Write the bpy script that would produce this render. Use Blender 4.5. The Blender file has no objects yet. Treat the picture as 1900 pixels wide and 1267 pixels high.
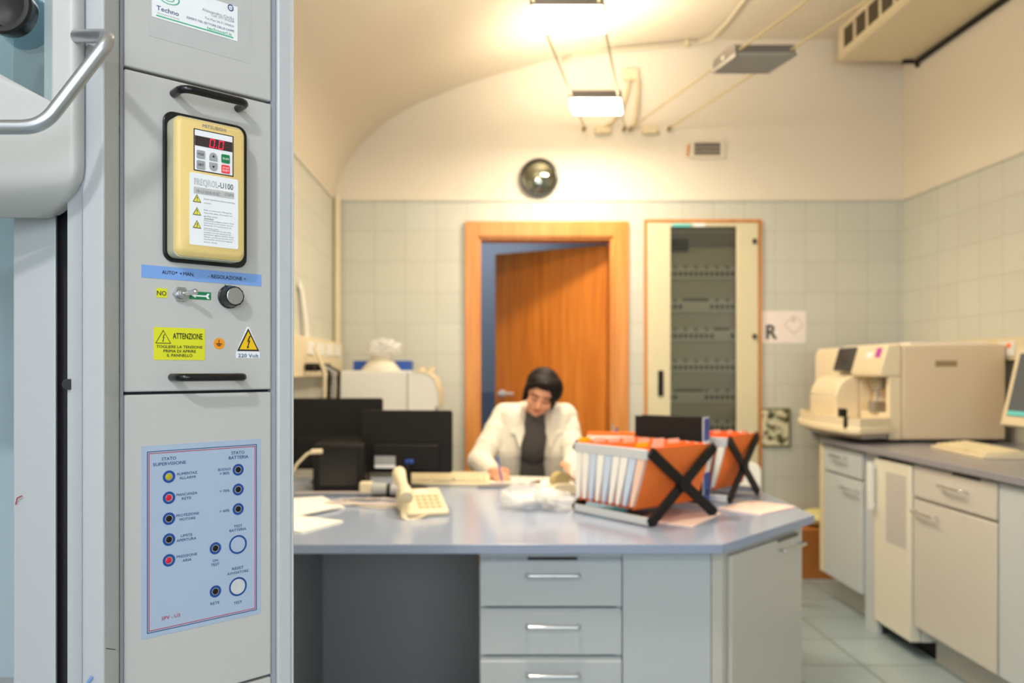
import bpy, bmesh, math, random
from mathutils import Vector, Matrix, Euler
random.seed(7)
C = bpy.context.scene
PI = math.pi
# ------------------------------------------------------------------ camera, world, light, exposure
F = 1480.0; CX = 895.0; HY = 683.0; EYE = 1.28
cam_d = bpy.data.cameras.new('camera'); cam = bpy.data.objects.new('camera', cam_d)
C.collection.objects.link(cam); C.camera = cam
cam.location = (0, 0, EYE); cam.rotation_euler = (PI/2, 0, 0)
cam_d.sensor_width = 36; cam_d.lens = 36*F/1900
cam_d.shift_x = (950-CX)/1900; cam_d.shift_y = (HY-633.5)/1900
cam_d.dof.use_dof = True; cam_d.dof.focus_distance = 0.985; cam_d.dof.aperture_fstop = 4.0
cam_d.clip_start = .02
C.view_settings.view_transform = 'Standard'; C.view_settings.look = 'None'
C.view_settings.gamma = 1; C.view_settings.use_curve_mapping = False
C.view_settings.exposure = 0.38
w = bpy.data.worlds.new('world'); C.world = w; w.use_nodes = True
w.node_tree.nodes['Background'].inputs[0].default_value = (.62, .76, 1, 1)
w.node_tree.nodes['Background'].inputs[1].default_value = 1.0
WARM = (1, .84, .62); DAY = (.86, .93, 1)
def area(name, loc, rot, sx, sy, power, color, spread=PI):
    l = bpy.data.lights.new(name, 'AREA'); l.shape = 'RECTANGLE'; l.size = sx; l.size_y = sy
    l.energy = power; l.color = color; l.spread = spread
    o = bpy.data.objects.new(name, l); C.collection.objects.link(o); o.location = loc; o.rotation_euler = rot
    return o
area('window_daylight', (0.5, -2.35, 1.75), (PI/2, 0, 0), 2.6, 1.7, 45, DAY)      # daylight through window_1 behind the camera
area('next_room_fill', (-.1, 7.6, 2.9), (0, 0, 0), 1.6, 1.6, 22, (.82, .9, 1))  # added cool light under the ceiling, in place of daylight; no window modelled
LAMP_POWER = 16.0

# ------------------------------------------------------------------ helpers
def lin(h):
    h = h.lstrip('#'); v = [int(h[i:i+2], 16)/255 for i in (0, 2, 4)]
    return tuple((c/12.92 if c <= .04045 else ((c+.055)/1.055)**2.4) for c in v)+(1,)
def base(name):
    m = bpy.data.materials.new(name); m.use_nodes = True
    nt = m.node_tree; return m, nt, nt.nodes['Principled BSDF']
def mat(name, col, rough=.5, metal=0, var=.04, scale=30, bump=0, emit=0, coat=0, trans=0, alpha=1, spec=.5, stretch=(1, 1, 1)):
    m, nt, b = base(name); N = nt.nodes; L = nt.links
    c = lin(col)
    tc = N.new('ShaderNodeTexCoord'); mp = N.new('ShaderNodeMapping'); mp.inputs['Scale'].default_value = stretch
    nz = N.new('ShaderNodeTexNoise'); nz.inputs['Scale'].default_value = scale; nz.inputs['Detail'].default_value = 4
    L.new(tc.outputs['Object'], mp.inputs[0]); L.new(mp.outputs[0], nz.inputs['Vector'])
    mx = N.new('ShaderNodeMix'); mx.data_type = 'RGBA'
    mx.inputs[6].default_value = tuple(x*(1-var) for x in c[:3])+(1,)
    mx.inputs[7].default_value = tuple(min(1, x*(1+var)) for x in c[:3])+(1,)
    L.new(nz.outputs['Fac'], mx.inputs[0]); L.new(mx.outputs[2], b.inputs['Base Color'])
    b.inputs['Roughness'].default_value = rough; b.inputs['Metallic'].default_value = metal
    b.inputs['Specular IOR Level'].default_value = spec
    b.inputs['Coat Weight'].default_value = coat; b.inputs['Transmission Weight'].default_value = trans
    b.inputs['Alpha'].default_value = alpha
    if emit:
        b.inputs['Emission Color'].default_value = c; b.inputs['Emission Strength'].default_value = emit
    if bump:
        bp = N.new('ShaderNodeBump'); bp.inputs['Strength'].default_value = bump; bp.inputs['Distance'].default_value = .002
        L.new(nz.outputs['Fac'], bp.inputs['Height']); L.new(bp.outputs[0], b.inputs['Normal'])
    return m
def tile_mat(name, col, grout, size, phase, axes, rough, var=.025, mortar=.004, paint=None, ztop=None):
    """square tiles by world position; axes picks the two world axes; above ztop it is painted plaster"""
    m, nt, b = base(name); N = nt.nodes; L = nt.links
    g = N.new('ShaderNodeNewGeometry'); s = N.new('ShaderNodeSeparateXYZ'); L.new(g.outputs['Position'], s.inputs[0])
    cm = N.new('ShaderNodeCombineXYZ')
    for i, a in enumerate(axes):
        ad = N.new('ShaderNodeMath'); ad.operation = 'SUBTRACT'; L.new(s.outputs[a], ad.inputs[0]); ad.inputs[1].default_value = phase[i]
        L.new(ad.outputs[0], cm.inputs[i])
    br = N.new('ShaderNodeTexBrick'); br.offset = 0; br.squash = 1
    c = lin(col)
    br.inputs['Color1'].default_value = tuple(x*(1-var) for x in c[:3])+(1,)
    br.inputs['Color2'].default_value = tuple(min(1, x*(1+var)) for x in c[:3])+(1,)
    br.inputs['Mortar'].default_value = lin(grout); br.inputs['Scale'].default_value = 1
    br.inputs['Mortar Size'].default_value = mortar; br.inputs['Mortar Smooth'].default_value = .2
    br.inputs['Brick Width'].default_value = size; br.inputs['Row Height'].default_value = size
    L.new(cm.outputs[0], br.inputs['Vector'])
    out = br.outputs['Color']; b.inputs['Roughness'].default_value = rough
    bp = N.new('ShaderNodeBump'); bp.invert = True; bp.inputs['Strength'].default_value = .4; bp.inputs['Distance'].default_value = .001
    L.new(br.outputs['Fac'], bp.inputs['Height']); L.new(bp.outputs[0], b.inputs['Normal'])
    if ztop is not None:
        gt = N.new('ShaderNodeMath'); gt.operation = 'GREATER_THAN'; L.new(s.outputs[2], gt.inputs[0]); gt.inputs[1].default_value = ztop
        nz = N.new('ShaderNodeTexNoise'); nz.inputs['Scale'].default_value = 2.5; L.new(g.outputs['Position'], nz.inputs['Vector'])
        pm = N.new('ShaderNodeMix'); pm.data_type = 'RGBA'; p = lin(paint)
        pm.inputs[6].default_value = tuple(x*.97 for x in p[:3])+(1,); pm.inputs[7].default_value = p
        L.new(nz.outputs['Fac'], pm.inputs[0])
        mx = N.new('ShaderNodeMix'); mx.data_type = 'RGBA'; L.new(gt.outputs[0], mx.inputs[0])
        L.new(out, mx.inputs[6]); L.new(pm.outputs[2], mx.inputs[7]); out = mx.outputs[2]
        rm = N.new('ShaderNodeMix'); rm.data_type = 'FLOAT'; L.new(gt.outputs[0], rm.inputs[0])
        rm.inputs[2].default_value = rough; rm.inputs[3].default_value = .85; L.new(rm.outputs[0], b.inputs['Roughness'])
    L.new(out, b.inputs['Base Color']); return m
def wood_mat(name, c1, c2, rough=.35, stretch=(14, 14, .8)):
    m, nt, b = base(name); N = nt.nodes; L = nt.links
    tc = N.new('ShaderNodeTexCoord'); mp = N.new('ShaderNodeMapping'); mp.inputs['Scale'].default_value = stretch
    L.new(tc.outputs['Object'], mp.inputs[0])
    nz = N.new('ShaderNodeTexNoise'); nz.inputs['Scale'].default_value = 2; nz.inputs['Detail'].default_value = 6; nz.inputs['Distortion'].default_value = .6
    L.new(mp.outputs[0], nz.inputs['Vector'])
    r = N.new('ShaderNodeValToRGB'); r.color_ramp.elements[0].position = .3; r.color_ramp.elements[1].position = .7
    r.color_ramp.elements[0].color = lin(c1); r.color_ramp.elements[1].color = lin(c2)
    L.new(nz.outputs['Fac'], r.inputs[0]); L.new(r.outputs[0], b.inputs['Base Color']); b.inputs['Roughness'].default_value = rough
    return m
def glass_mat(name, tint='#ffffff', mixf=.12, rough=.02):
    m = bpy.data.materials.new(name); m.use_nodes = True; nt = m.node_tree; N = nt.nodes; L = nt.links
    N.remove(N['Principled BSDF']); o = N['Material Output']
    t = N.new('ShaderNodeBsdfTransparent'); t.inputs[0].default_value = lin(tint)
    g = N.new('ShaderNodeBsdfGlossy'); g.inputs['Roughness'].default_value = rough
    f = N.new('ShaderNodeFresnel'); f.inputs[0].default_value = 1.45
    a = N.new('ShaderNodeMath'); a.operation = 'ADD'; a.inputs[1].default_value = mixf; L.new(f.outputs[0], a.inputs[0])
    mx = N.new('ShaderNodeMixShader'); L.new(a.outputs[0], mx.inputs[0]); L.new(t.outputs[0], mx.inputs[1]); L.new(g.outputs[0], mx.inputs[2])
    L.new(mx.outputs[0], o.inputs[0]); return m

def link(o, parent=None):
    C.collection.objects.link(o)
    if parent is not None: o.parent = parent
    return o
def tag(o, label=None, cat=None, group=None, kind=None):
    if label: o['label'] = label
    if cat: o['category'] = cat
    if group: o['group'] = group
    if kind: o['kind'] = kind
    return o
def thing(name, label, cat, loc=(0, 0, 0), rz=0, group=None):
    o = bpy.data.objects.new(name, None); link(o); o.empty_display_size = .05
    o.location = loc; o.rotation_euler = (0, 0, rz); return tag(o, label, cat, group)
def copy_tree(o, parent=None):
    c = o.copy(); link(c); c.parent = parent
    for ch in list(o.children): copy_tree(ch, c)
    return c
class MB:
    def __init__(s): s.bm = bmesh.new(); s.mi = 0
    def _f(s, vs):
        try:
            f = s.bm.faces.new(vs); f.material_index = s.mi; return f
        except ValueError: return None
    def box(s, x0, x1, y0, y1, z0, z1):
        v = [s.bm.verts.new(p) for p in ((x0, y0, z0), (x1, y0, z0), (x1, y1, z0), (x0, y1, z0), (x0, y0, z1), (x1, y0, z1), (x1, y1, z1), (x0, y1, z1))]
        for q in ((3, 2, 1, 0), (4, 5, 6, 7), (0, 1, 5, 4), (1, 2, 6, 5), (2, 3, 7, 6), (3, 0, 4, 7)): s._f([v[i] for i in q])
        return s
    def loft(s, rings, caps=True, closed=True):
        R = [[s.bm.verts.new(p) for p in r] for r in rings]; n = len(rings[0])
        for a, b in zip(R, R[1:]):
            for i in range(n if closed else n-1): s._f([a[i], a[(i+1) % n], b[(i+1) % n], b[i]])
        if caps and closed: s._f(list(reversed(R[0]))); s._f(R[-1])
        return s
    def prism(s, pts, z0, z1): return s.loft([[(x, y, z0) for x, y in pts], [(x, y, z1) for x, y in pts]])
    def prismy(s, pts, y0, y1): return s.loft([[(x, y0, z) for x, z in pts], [(x, y1, z) for x, z in pts]])
    def prismx(s, pts, x0, x1): return s.loft([[(x0, y, z) for y, z in pts], [(x1, y, z) for y, z in pts]])
    def cyl(s, p0, p1, r0, r1=None, n=20):
        return s.tube([p0, p1], r0, n, radii=[r0, r0 if r1 is None else r1])
    def tube(s, path, r, n=10, radii=None, flat=1.0):
        P = [Vector(p) for p in path]; rings = []
        t = (P[1]-P[0]).normalized(); up = Vector((0, 0, 1)) if abs(t.z) < .9 else Vector((1, 0, 0))
        a = t.cross(up).normalized()
        for i, p in enumerate(P):
            d = (P[min(i+1, len(P)-1)]-P[max(i-1, 0)]).normalized()
            a = (a-d*a.dot(d)).normalized(); b = d.cross(a)
            rr = radii[i] if radii else r
            rings.append([p+a*rr*math.cos(k*2*PI/n)+b*rr*flat*math.sin(k*2*PI/n) for k in range(n)])
        return s.loft(rings)
    def sphere(s, c, r, nu=20, nv=12, M=None):
        if not hasattr(r, '__len__'): r = (r, r, r)
        g = bmesh.new(); bmesh.ops.create_uvsphere(g, u_segments=nu, v_segments=nv, radius=1)
        T = Matrix.Translation(c) @ (M.to_4x4() if M else Matrix.Identity(4)) @ Matrix.Diagonal((r[0], r[1], r[2], 1))
        vm = {}
        for v in g.verts: vm[v] = s.bm.verts.new(T @ v.co)
        for f in g.faces: s._f([vm[v] for v in f.verts])
        g.free(); return s
    def capsule(s, p0, p1, r0, r1=None, n=14):
        r1 = r0 if r1 is None else r1
        s.cyl(p0, p1, r0, r1, n); s.sphere(p0, r0, n, 8); s.sphere(p1, r1, n, 8); return s
    def grid(s, rows):
        R = [[s.bm.verts.new(p) for p in r] for r in rows]
        for a, b in zip(R, R[1:]):
            for i in range(len(a)-1): s._f([a[i], a[i+1], b[i+1], b[i]])
        return s
    def mesh(s, name):
        bmesh.ops.recalc_face_normals(s.bm, faces=s.bm.faces); me = bpy.data.meshes.new(name); s.bm.to_mesh(me); s.bm.free(); return me
    def build(s, name, m, parent=None, smooth=True, bevel=0, seg=2, label=None, solid=0, sub=0, remesh=0):
        me = s.mesh(name); o = bpy.data.objects.new(name, me)
        for x in (m if isinstance(m, (list, tuple)) else [m]): me.materials.append(x)
        link(o, parent)
        if smooth:
            for p in me.polygons: p.use_smooth = True
            if not (sub or remesh): me.set_sharp_from_angle(angle=math.radians(35))
        if solid: md = o.modifiers.new('solid', 'SOLIDIFY'); md.thickness = solid; md.offset = 0
        if remesh:
            md = o.modifiers.new('remesh', 'REMESH'); md.mode = 'VOXEL'; md.voxel_size = remesh; md.use_smooth_shade = True
            md = o.modifiers.new('smooth', 'SMOOTH'); md.iterations = 4; md.factor = .5
        if sub: md = o.modifiers.new('sub', 'SUBSURF'); md.levels = sub; md.render_levels = sub
        if bevel:
            md = o.modifiers.new('bevel', 'BEVEL'); md.width = bevel; md.segments = seg; md.limit_method = 'ANGLE'; md.angle_limit = math.radians(40)
        if label: o['label'] = label
        return o
def box(name, b, m, parent=None, bevel=.002, seg=2, label=None): return MB().box(*b).build(name, m, parent, bevel=bevel, seg=seg, label=label)
def struct(o): o['kind'] = 'structure'; return o
def rpoly(x0, x1, z0, z1, r, n=5):
    out = []
    for cx, cz, a in ((x1-r, z0+r, -PI/2), (x1-r, z1-r, 0), (x0+r, z1-r, PI/2), (x0+r, z0+r, PI)):
        for k in range(n+1):
            t = a+k*PI/2/n; out.append((cx+r*math.cos(t), cz+r*math.sin(t)))
    return out
def at(px, py, d): return Vector(((px-CX)*d/F, d, EYE-(py-HY)*d/F))     # a point of the place seen at px, py, d metres deep

# text: glyph outlines filled into a bmesh, local x = reading direction, local z = up, facing -y
def glyphs(s, bold=0.0):
    cu = bpy.data.curves.new('t', 'FONT'); cu.body = s; cu.resolution_u = 2; cu.offset = bold
    o = bpy.data.objects.new('t', cu); me = o.to_mesh().copy(); o.to_mesh_clear()
    co = [tuple(v.co) for v in me.vertices]; fs = [tuple(p.vertices) for p in me.polygons]
    bpy.data.objects.remove(o); bpy.data.curves.remove(cu); bpy.data.meshes.remove(me); return co, fs
def add_text(mb, s, x0, x1, z, cap, y, bold=0.0):
    """text from x0 to x1, baseline z, capital height cap"""
    co, fs = glyphs(s, min(bold, 0))
    if not co: return
    a = min(c[0] for c in co); b = max(c[0] for c in co); k = (x1-x0)/(b-a); kz = cap/.70
    for dx, dz, dy in (((0, 0, 0),) if bold <= 0 else ((-1, 0, 0), (1, .6, -.00002), (0, -.6, -.00004))):
        vs = [mb.bm.verts.new((x0+(c[0]-a+dx*bold)*k, y+dy, z+(c[1]+dz*bold)*kz)) for c in co]
        for f in fs: mb._f([vs[i] for i in f])

def crumple_mesh(r, seed, amp, m_, nu=40, nv=26):
    g = bmesh.new(); bmesh.ops.create_uvsphere(g, u_segments=nu, v_segments=nv, radius=1); rnd = random.Random(seed)
    ds = [(Vector((rnd.uniform(-1, 1), rnd.uniform(-1, 1), rnd.uniform(-1, 1))).normalized(), rnd.uniform(3, 9), rnd.uniform(0, 6)) for _ in range(9)]
    for v in g.verts:
        k = 1+amp*sum(abs(math.sin(d.dot(v.co)*f+ph)) for d, f, ph in ds)/9-amp*.6
        v.co = Vector((v.co.x*r[0]*k, v.co.y*r[1]*k, max(v.co.z*r[2]*k, -r[2]*.75)))
    me = bpy.data.meshes.new('crumple'); g.to_mesh(me); g.free(); me.materials.append(m_)
    for p in me.polygons: p.use_smooth = True
    return bpy.data.objects.new('crumpled_film', me)
def crumple(name, c, r, m_, label, cat, seed, grp=None, amp=.25):
    o = crumple_mesh(r, seed, amp, m_); o.name = name; link(o); o.location = c
    return tag(o, label, cat, grp)

# ------------------------------------------------------------------ materials
M = {}
M['plaster'] = mat('plaster', '#dfd5c4', .85, var=.02, scale=3, bump=.1)
M['tile_back'] = tile_mat('wall_tiles_back', '#cacbc1', '#bdbdb1', .2, (-.9, 2.372), (0, 2), .3, paint='#e6ddce', ztop=2.372)
M['tile_side'] = tile_mat('wall_tiles_side', '#cacbc1', '#bdbdb1', .2, (5.18, 2.372), (1, 2), .3, paint='#e6ddce', ztop=2.372)
M['floor'] = tile_mat('floor_tiles', '#96a6ac', '#75817f', .33, (1.637, 4.10), (0, 1), .32, var=.07, mortar=.006)
M['wood'] = wood_mat('orange_beech', '#b9651a', '#d5832f')
M['wood_trim'] = wood_mat('beech_trim', '#c97f3a', '#dc9850')
M['steel'] = mat('brushed_steel', '#b9bcc0', .28, 1, var=.06, scale=60, stretch=(1, 1, 12))
M['chrome'] = mat('chrome', '#d8dadd', .15, 1)
M['powder'] = mat('powder_coated_grey', '#c2c1be', .42, 0, var=.015, scale=8, bump=.03)
M['powder_blue'] = mat('anodised_frame', '#c4c7cb', .4, .05, var=.02, scale=6, stretch=(1, 1, .1))
M['dark'] = mat('dark_gap', '#2b2c30', .7)
M['black'] = mat('black_plastic', '#0d0d0f', .25, 0, var=.1)
M['blackmatt'] = mat('black_matt_plastic', '#191615', .55, 0, spec=.25, var=.1)
M['white'] = mat('white_paint', '#e6e6e2', .45)
M['card'] = mat('white_card', '#f0f2f6', .35)
M['cream'] = mat('cream_plastic', '#ded0b0', .4, var=.03)
M['machine'] = mat('analyser_beige', '#e0ccae', .42, var=.02, scale=6)
M['machine_l'] = mat('analyser_pale_beige', '#e6d6b6', .38, var=.02, scale=6)
M['laminate'] = mat('grey_laminate', '#c0c6ca', .35, var=.015, scale=5)
M['laminate_warm'] = mat('light_laminate', '#c9c5bc', .35, var=.015, scale=5)
M['carcass'] = mat('carcass_grey', '#9c9ea1', .5, var=.02)
M['worktop'] = mat('blue_grey_worktop', '#97a4bf', .15, var=.03, scale=150, spec=.6)
M['worktop2'] = mat('grey_worktop', '#8e8d96', .25, var=.03, scale=150)
M['paper'] = mat('paper', '#f2eee6', .7, var=.02)
M['paper_pink'] = mat('pink_paper', '#efd3cb', .7)
M['paper_blue'] = mat('blue_paper', '#c6d4e8', .7)
M['paper_peach'] = mat('peach_paper', '#f0c9b4', .7)
M['orange'] = mat('orange_card', '#ff8138', .55, var=.03, spec=.2)
M['alu'] = mat('light_grey_rail', '#c9ccd2', .35, .1)
M['blue'] = mat('blue_label', '#2350a8', .45)
M['cyan'] = mat('cyan_folder', '#2fa6bd', .45)
M['lampglow'] = mat('lamp_diffuser', '#fff0d0', .4, emit=26, var=0)
M['screen'] = mat('screen_dark', '#50565a', .2, emit=.15, var=.1, scale=8)
M['screen2'] = mat('screen_black', '#23282c', .15)
M['teal'] = mat('screen_teal_bar', '#58b0a8', .3, emit=.4)
M['glass'] = glass_mat('clear_glass', '#dcecf0', .1)
M['cglass'] = glass_mat('cabinet_glass', '#f2f2ec', .02, .15)
M['bag'] = mat('clear_plastic_film', '#f4f4f4', .12, trans=0, alpha=.36, var=.1, scale=22, bump=1)
M['skin'] = mat('skin', '#d99a78', .5, var=.04, scale=14)
M['hair'] = mat('dark_hair', '#130b08', .6, spec=.2, var=.5, scale=60, bump=.6, stretch=(1, 1, .25))
M['coat'] = mat('white_cotton', '#dfd9cb', .8, var=.02, scale=14, bump=.25)
M['shirt'] = mat('grey_jersey', '#565250', .9, spec=.1, var=.06, scale=40)
M['trousers'] = mat('dark_trousers', '#2f3440', .9)
M['lips'] = mat('lips', '#b5574e', .5)
M['ink'] = mat('ink_black', '#1c1c20', .5)
M['inkblue'] = mat('ink_blue', '#24447e', .5)
M['inkgrey'] = mat('ink_grey', '#80868e', .5)
M['inkred'] = mat('ink_red', '#b8384e', .5)
M['inkgreen'] = mat('ink_green', '#3fb184', .5)
M['cardbrown'] = mat('brown_cardboard', '#a8692c', .75, var=.06)
M['yellow'] = mat('yellow_sticker', '#dede28', .4, var=.02)
M['yellow2'] = mat('warning_yellow', '#f2c416', .4, var=.02)
M['yellow3'] = mat('pale_warning_yellow', '#e8dc50', .4, var=.02)
M['orange2'] = mat('earth_orange', '#f29a1f', .4, var=.02)
M['bluestrip'] = mat('sky_blue_tape', '#7da6e6', .4, var=.02)
M['overlay'] = mat('pale_blue_overlay', '#a9bad2', .35, var=.02)
M['ring'] = mat('ring_blue', '#124796', .4)
M['inverter'] = mat('yellowed_plastic', '#ecce86', .4, var=.05, scale=12)
M['inverter_side'] = mat('grey_cream_plastic', '#c2c0a4', .45, var=.08, scale=20)
M['digit'] = mat('red_digits', '#ff1838', .4, emit=1.3, var=0)
M['led_red'] = mat('led_red', '#b81434', .2, emit=.25, var=0)
M['led_yel'] = mat('led_yellow', '#9c951c', .2, emit=.25, var=0)
M['keygrey'] = mat('key_grey', '#a2a4a6', .5)
M['green'] = mat('green_plastic', '#12804c', .4)
M['red'] = mat('red_plastic_glow', '#d4343c', .4, emit=.3)  # faint glow put into the key colour, though the key is no lamp
M['magenta'] = mat('magenta_sticker', '#b63aa8', .5)
M['reflector'] = mat('lamp_reflector', '#7d7b7c', .3, .6)
M['hoodin'] = mat('hood_interior', '#b5c6cc', .4, var=.04, scale=3)
M['nextroom'] = mat('blue_grey_wall', '#8a8f99', .8)
M['nextdark'] = mat('blue_grey_dado', '#6d727c', .8)

# ------------------------------------------------------------------ the room
XL, XR, YB, YF = -.96, 2.73, 5.18, -2.6
def vault_z(x):
    pts = [(-.96, 2.39), (-.90, 2.56), (-.80, 2.72), (-.65, 2.865), (-.45, 2.99), (-.2, 3.09), (.1, 3.19), (.45, 3.28), (.9, 3.365), (1.35, 3.41), (2.73, 3.42)]
    for (a, za), (b, zb) in zip(pts, pts[1:]):
        if x <= b: return za+(zb-za)*(x-a)/(b-a)
    return 3.42
xs = [-.96, -.945, -.92, -.90, -.87, -.84, -.80, -.75, -.7, -.65, -.58, -.5, -.4, -.3, -.2, -.05, .1, .27, .45, .67, .9, 1.1, 1.35, 2, 2.73]
struct(MB().box(-3, XR+.1, YF-.1, 9, -.1, 0).build('floor', M['floor'], smooth=False))
prof_c = [(x, vault_z(x)) for x in xs]
mb = MB().loft([[(x, y, z) for x, z in prof_c]+[(XR, y, 3.6), (XL, y, 3.6)] for y in (YF, YB+.1)])
struct(mb.build('ceiling', M['plaster'], smooth=True))
DX0, DX1, DZ = (887-CX)*.0035, (1137-CX)*.0035, 2.13
EX0, EX1, EZ0, EZ1 = 1.065, 1.79, .25, 2.225
mb = MB()
for b in ((XL-.1, DX0, 0, 3.6), (DX0, DX1, DZ, 3.6), (DX1, EX0, 0, 3.6), (EX0, EX1, 0, EZ0), (EX0, EX1, EZ1, 3.6), (EX1, XR+.1, 0, 3.6)):
    mb.box(b[0], b[1], YB, YB+.12, b[2], b[3])
struct(mb.build('wall_back', M['tile_back'], smooth=False))
struct(box('wall_right', (XR, XR+.1, YF, YB, 0, 3.6), M['tile_side'], bevel=0))
struct(box('wall_left', (XL-.1, XL, YF, YB, 0, 3.6), M['tile_side'], bevel=0))
mb = MB()
WX0, WX1, WZ0, WZ1 = -.8, 1.8, .9, 2.6
for b in ((XL, WX0, 0, 3.6), (WX1, XR, 0, 3.6), (WX0, WX1, 0, WZ0), (WX0, WX1, WZ1, 3.6)): mb.box(b[0], b[1], YF-.1, YF, b[2], b[3])
struct(mb.build('wall_front', M['tile_side'], smooth=False))
win = struct(bpy.data.objects.new('window_1', None)); link(win)
mb = MB()
for b in ((WX0, WX1, WZ0, WZ0+.06), (WX0, WX1, WZ1-.06, WZ1), (WX0, WX0+.06, WZ0, WZ1), (WX1-.06, WX1, WZ0, WZ1), (.47, .53, WZ0, WZ1)): mb.box(b[0], b[1], YF-.08, YF-.02, b[2], b[3])
mb.build('window_frame', M['white'], win)
MB().box(WX0, WX1, YF-.055, YF-.045, WZ0, WZ1).build('window_pane', M['glass'], win)
struct(MB().box(XL, XR, YB-.008, YB, 2.362, 2.378).build('trim_1', M['tile_back'], smooth=False))
struct(MB().box(XR-.008, XR, YF, YB-.01, 2.362, 2.378).build('trim_2', M['tile_side'], smooth=False))
struct(MB().box(XL, XL+.008, YF, YB-.01, 2.362, 2.378).build('trim_3', M['tile_side'], smooth=False))
# the room behind the door
struct(MB().box(-2.5, 2.6, 8.6, 8.7, 1.02, 3.2).build('wall_next_room', M['nextroom'], smooth=False))
struct(MB().box(-2.5, 2.6, 8.58, 8.7, 0, 1.02).build('wall_next_room_dado', M['nextdark'], smooth=False))
struct(MB().box(-2.6, -2.5, 5.3, 8.7, 0, 3.2).build('wall_next_room_left', M['nextroom'], smooth=False))
struct(MB().box(2.6, 2.7, 5.3, 8.7, 0, 3.2).build('wall_next_room_right', M['nextroom'], smooth=False))
struct(MB().box(-2.6, 2.7, 5.3, 8.7, 3.2, 3.3).build('ceiling_next_room', M['nextroom'], smooth=False))
# door 1
d1 = struct(bpy.data.objects.new('door_1', None)); link(d1); d1['label'] = 'orange wooden door standing ajar behind the person'
mb = MB(); ow = .085
mb.box(DX0-ow, DX0, YB-.03, YB, 0, DZ+.1).box(DX1, DX1+ow+.015, YB-.03, YB, 0, DZ+.1).box(DX0, DX1, YB-.03, YB, DZ, DZ+.1)
mb.box(DX0-.001, DX0+.018, YB-.015, YB+.13, 0, DZ).box(DX1-.018, DX1+.001, YB-.015, YB+.13, 0, DZ).box(DX0+.018, DX1-.018, YB-.015, YB+.13, DZ-.018, DZ+.001)
mb.build('door_frame', M['wood_trim'], d1, bevel=.004)
leafp = MB().box(-.855, 0, 0, .04, .01, DZ-.03).build('door_leaf', M['wood'], d1, bevel=.002)
leafp.location = (DX1-.022, YB+.125, 0); leafp.rotation_euler = (0, 0, math.radians(-31))
MB().cyl((-.795, 0, 1.10), (-.795, -.05, 1.10), .012).cyl((-.795, -.05, 1.10), (-.68, -.05, 1.10), .010).cyl((-.795, .002, 1.10), (-.795, -.006, 1.10), .026).build('door_handle', mat('satin_silver', '#e4e6ea', .35, .3), leafp, label='chrome lever handle')

# ------------------------------------------------------------------ the fume cupboard in the foreground (column turned 47 degrees)
n3 = Vector((.674, -.738, 0)); t3 = Vector((.738, .674, 0)); CC = .979
def ray(px, py): return Vector(((px-CX)/F, 1, -(py-HY)/F))
def col3(px, py, p=0):
    r = ray(px, py); return r*((-(CC)+p)/(n3.dot(r)))+Vector((0, 0, EYE))
O = col3(228, 683); O.z = 0
def col(px, py, p=0):
    P = col3(px, py, p)-O; return P.dot(t3), P.z
def loc(P):                                     # world to column coordinates
    P = Vector(P)-O; return Vector((P.dot(t3), -P.dot(n3), P.z))
U = lambda px, p=0: col(px, 683, p)[0]
hood = thing('fume_cupboard', 'large grey fume cupboard with a control column in the left foreground', 'fume cupboard', O, math.atan2(t3.y, t3.x))
U0, U1 = U(231), U(503.5); Z = [.10, .487, .869, 1.2505, 1.636, 2.02, 2.40]
# carcass and profiles
box('carcass', (U(223), U(543), .012, .42, 0, 2.42), M['dark'], hood, bevel=0)
MB().box(U(515), U(541), -.001, .03, 0, 2.43).build('corner_profile', M['powder_blue'], hood, bevel=.003, label='pale grey metal edge profile right of the panels')
MB().box(U(540), U(543), -.004, .42, 0, 2.43).build('side_sheet', M['powder'], hood, bevel=.001)
MB().box(U(504.5), U(514), .004, .02, 0, 2.42).build('edge_channel', mat('channel_blue_grey', '#9ba1ac', .4), hood)
MB().box(U(224), U(230.2), .003, .02, 0, 2.42).build('edge_channel', mat('channel_grey', '#a3a5aa', .4), hood)
panels = []
for i in range(6):
    p = MB().box(U0, U1, 0, .018, Z[i]+.0012, Z[i+1]-.0022).build('front_panel', M['powder'], hood, bevel=.0022, seg=3)
    p['label'] = ['plain lowest panel', 'plain panel under the status panel', 'panel carrying the pale blue status overlay', 'panel carrying the frequency drive', 'panel carrying the card under clear tape', 'plain top panel'][i]
    panels.append(p)
PC, PD, PS = panels[4], panels[3], panels[2]
def pbox(mb, x0, x1, ya, yb, p0, p1, ref=None):
    """box on the panel plane: px range, heights read at px ref (default x0)"""
    r = x0 if ref is None else ref
    a, b = col(r, ya, p1)[1], col(r, yb, p1)[1]
    mb.box(U(x0, p1), U(x1, p1), -p1, -p0, min(a, b), max(a, b)); return mb
def ptext(mb, s, x0, x1, yb, caph, p, bold=0):
    xm = (x0+x1)/2; z = col(xm, yb, p)[1]; d = col3(xm, yb, p).y
    add_text(mb, s, U(x0, p), U(x1, p), z, caph*d/F, -p, bold)
def disc(mb, px, py, r, p0, p1, n=28, r1=None):
    u, z = col(px, py, p0); mb.cyl((u, -p0, z), (u, -p1, z), r, r if r1 is None else r1, n)
def tri(mb, pts, p):
    vs = [mb.bm.verts.new((col(x, y, p)[0], -p, col(x, y, p)[1])) for x, y in pts]; mb._f(vs)
def poly_rel(mb, u, z, s, pts, p):
    mb._f([mb.bm.verts.new((u+x*s, -p, z+y*s)) for x, y in pts])
BOLT = [(.08, .5), (-.12, .0), (.02, .04), (-.08, -.36), (-.14, -.33), (-.08, -.55), (.06, -.38), (0, -.36), (.16, .14), (.02, .09), (.2, .5)]
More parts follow.
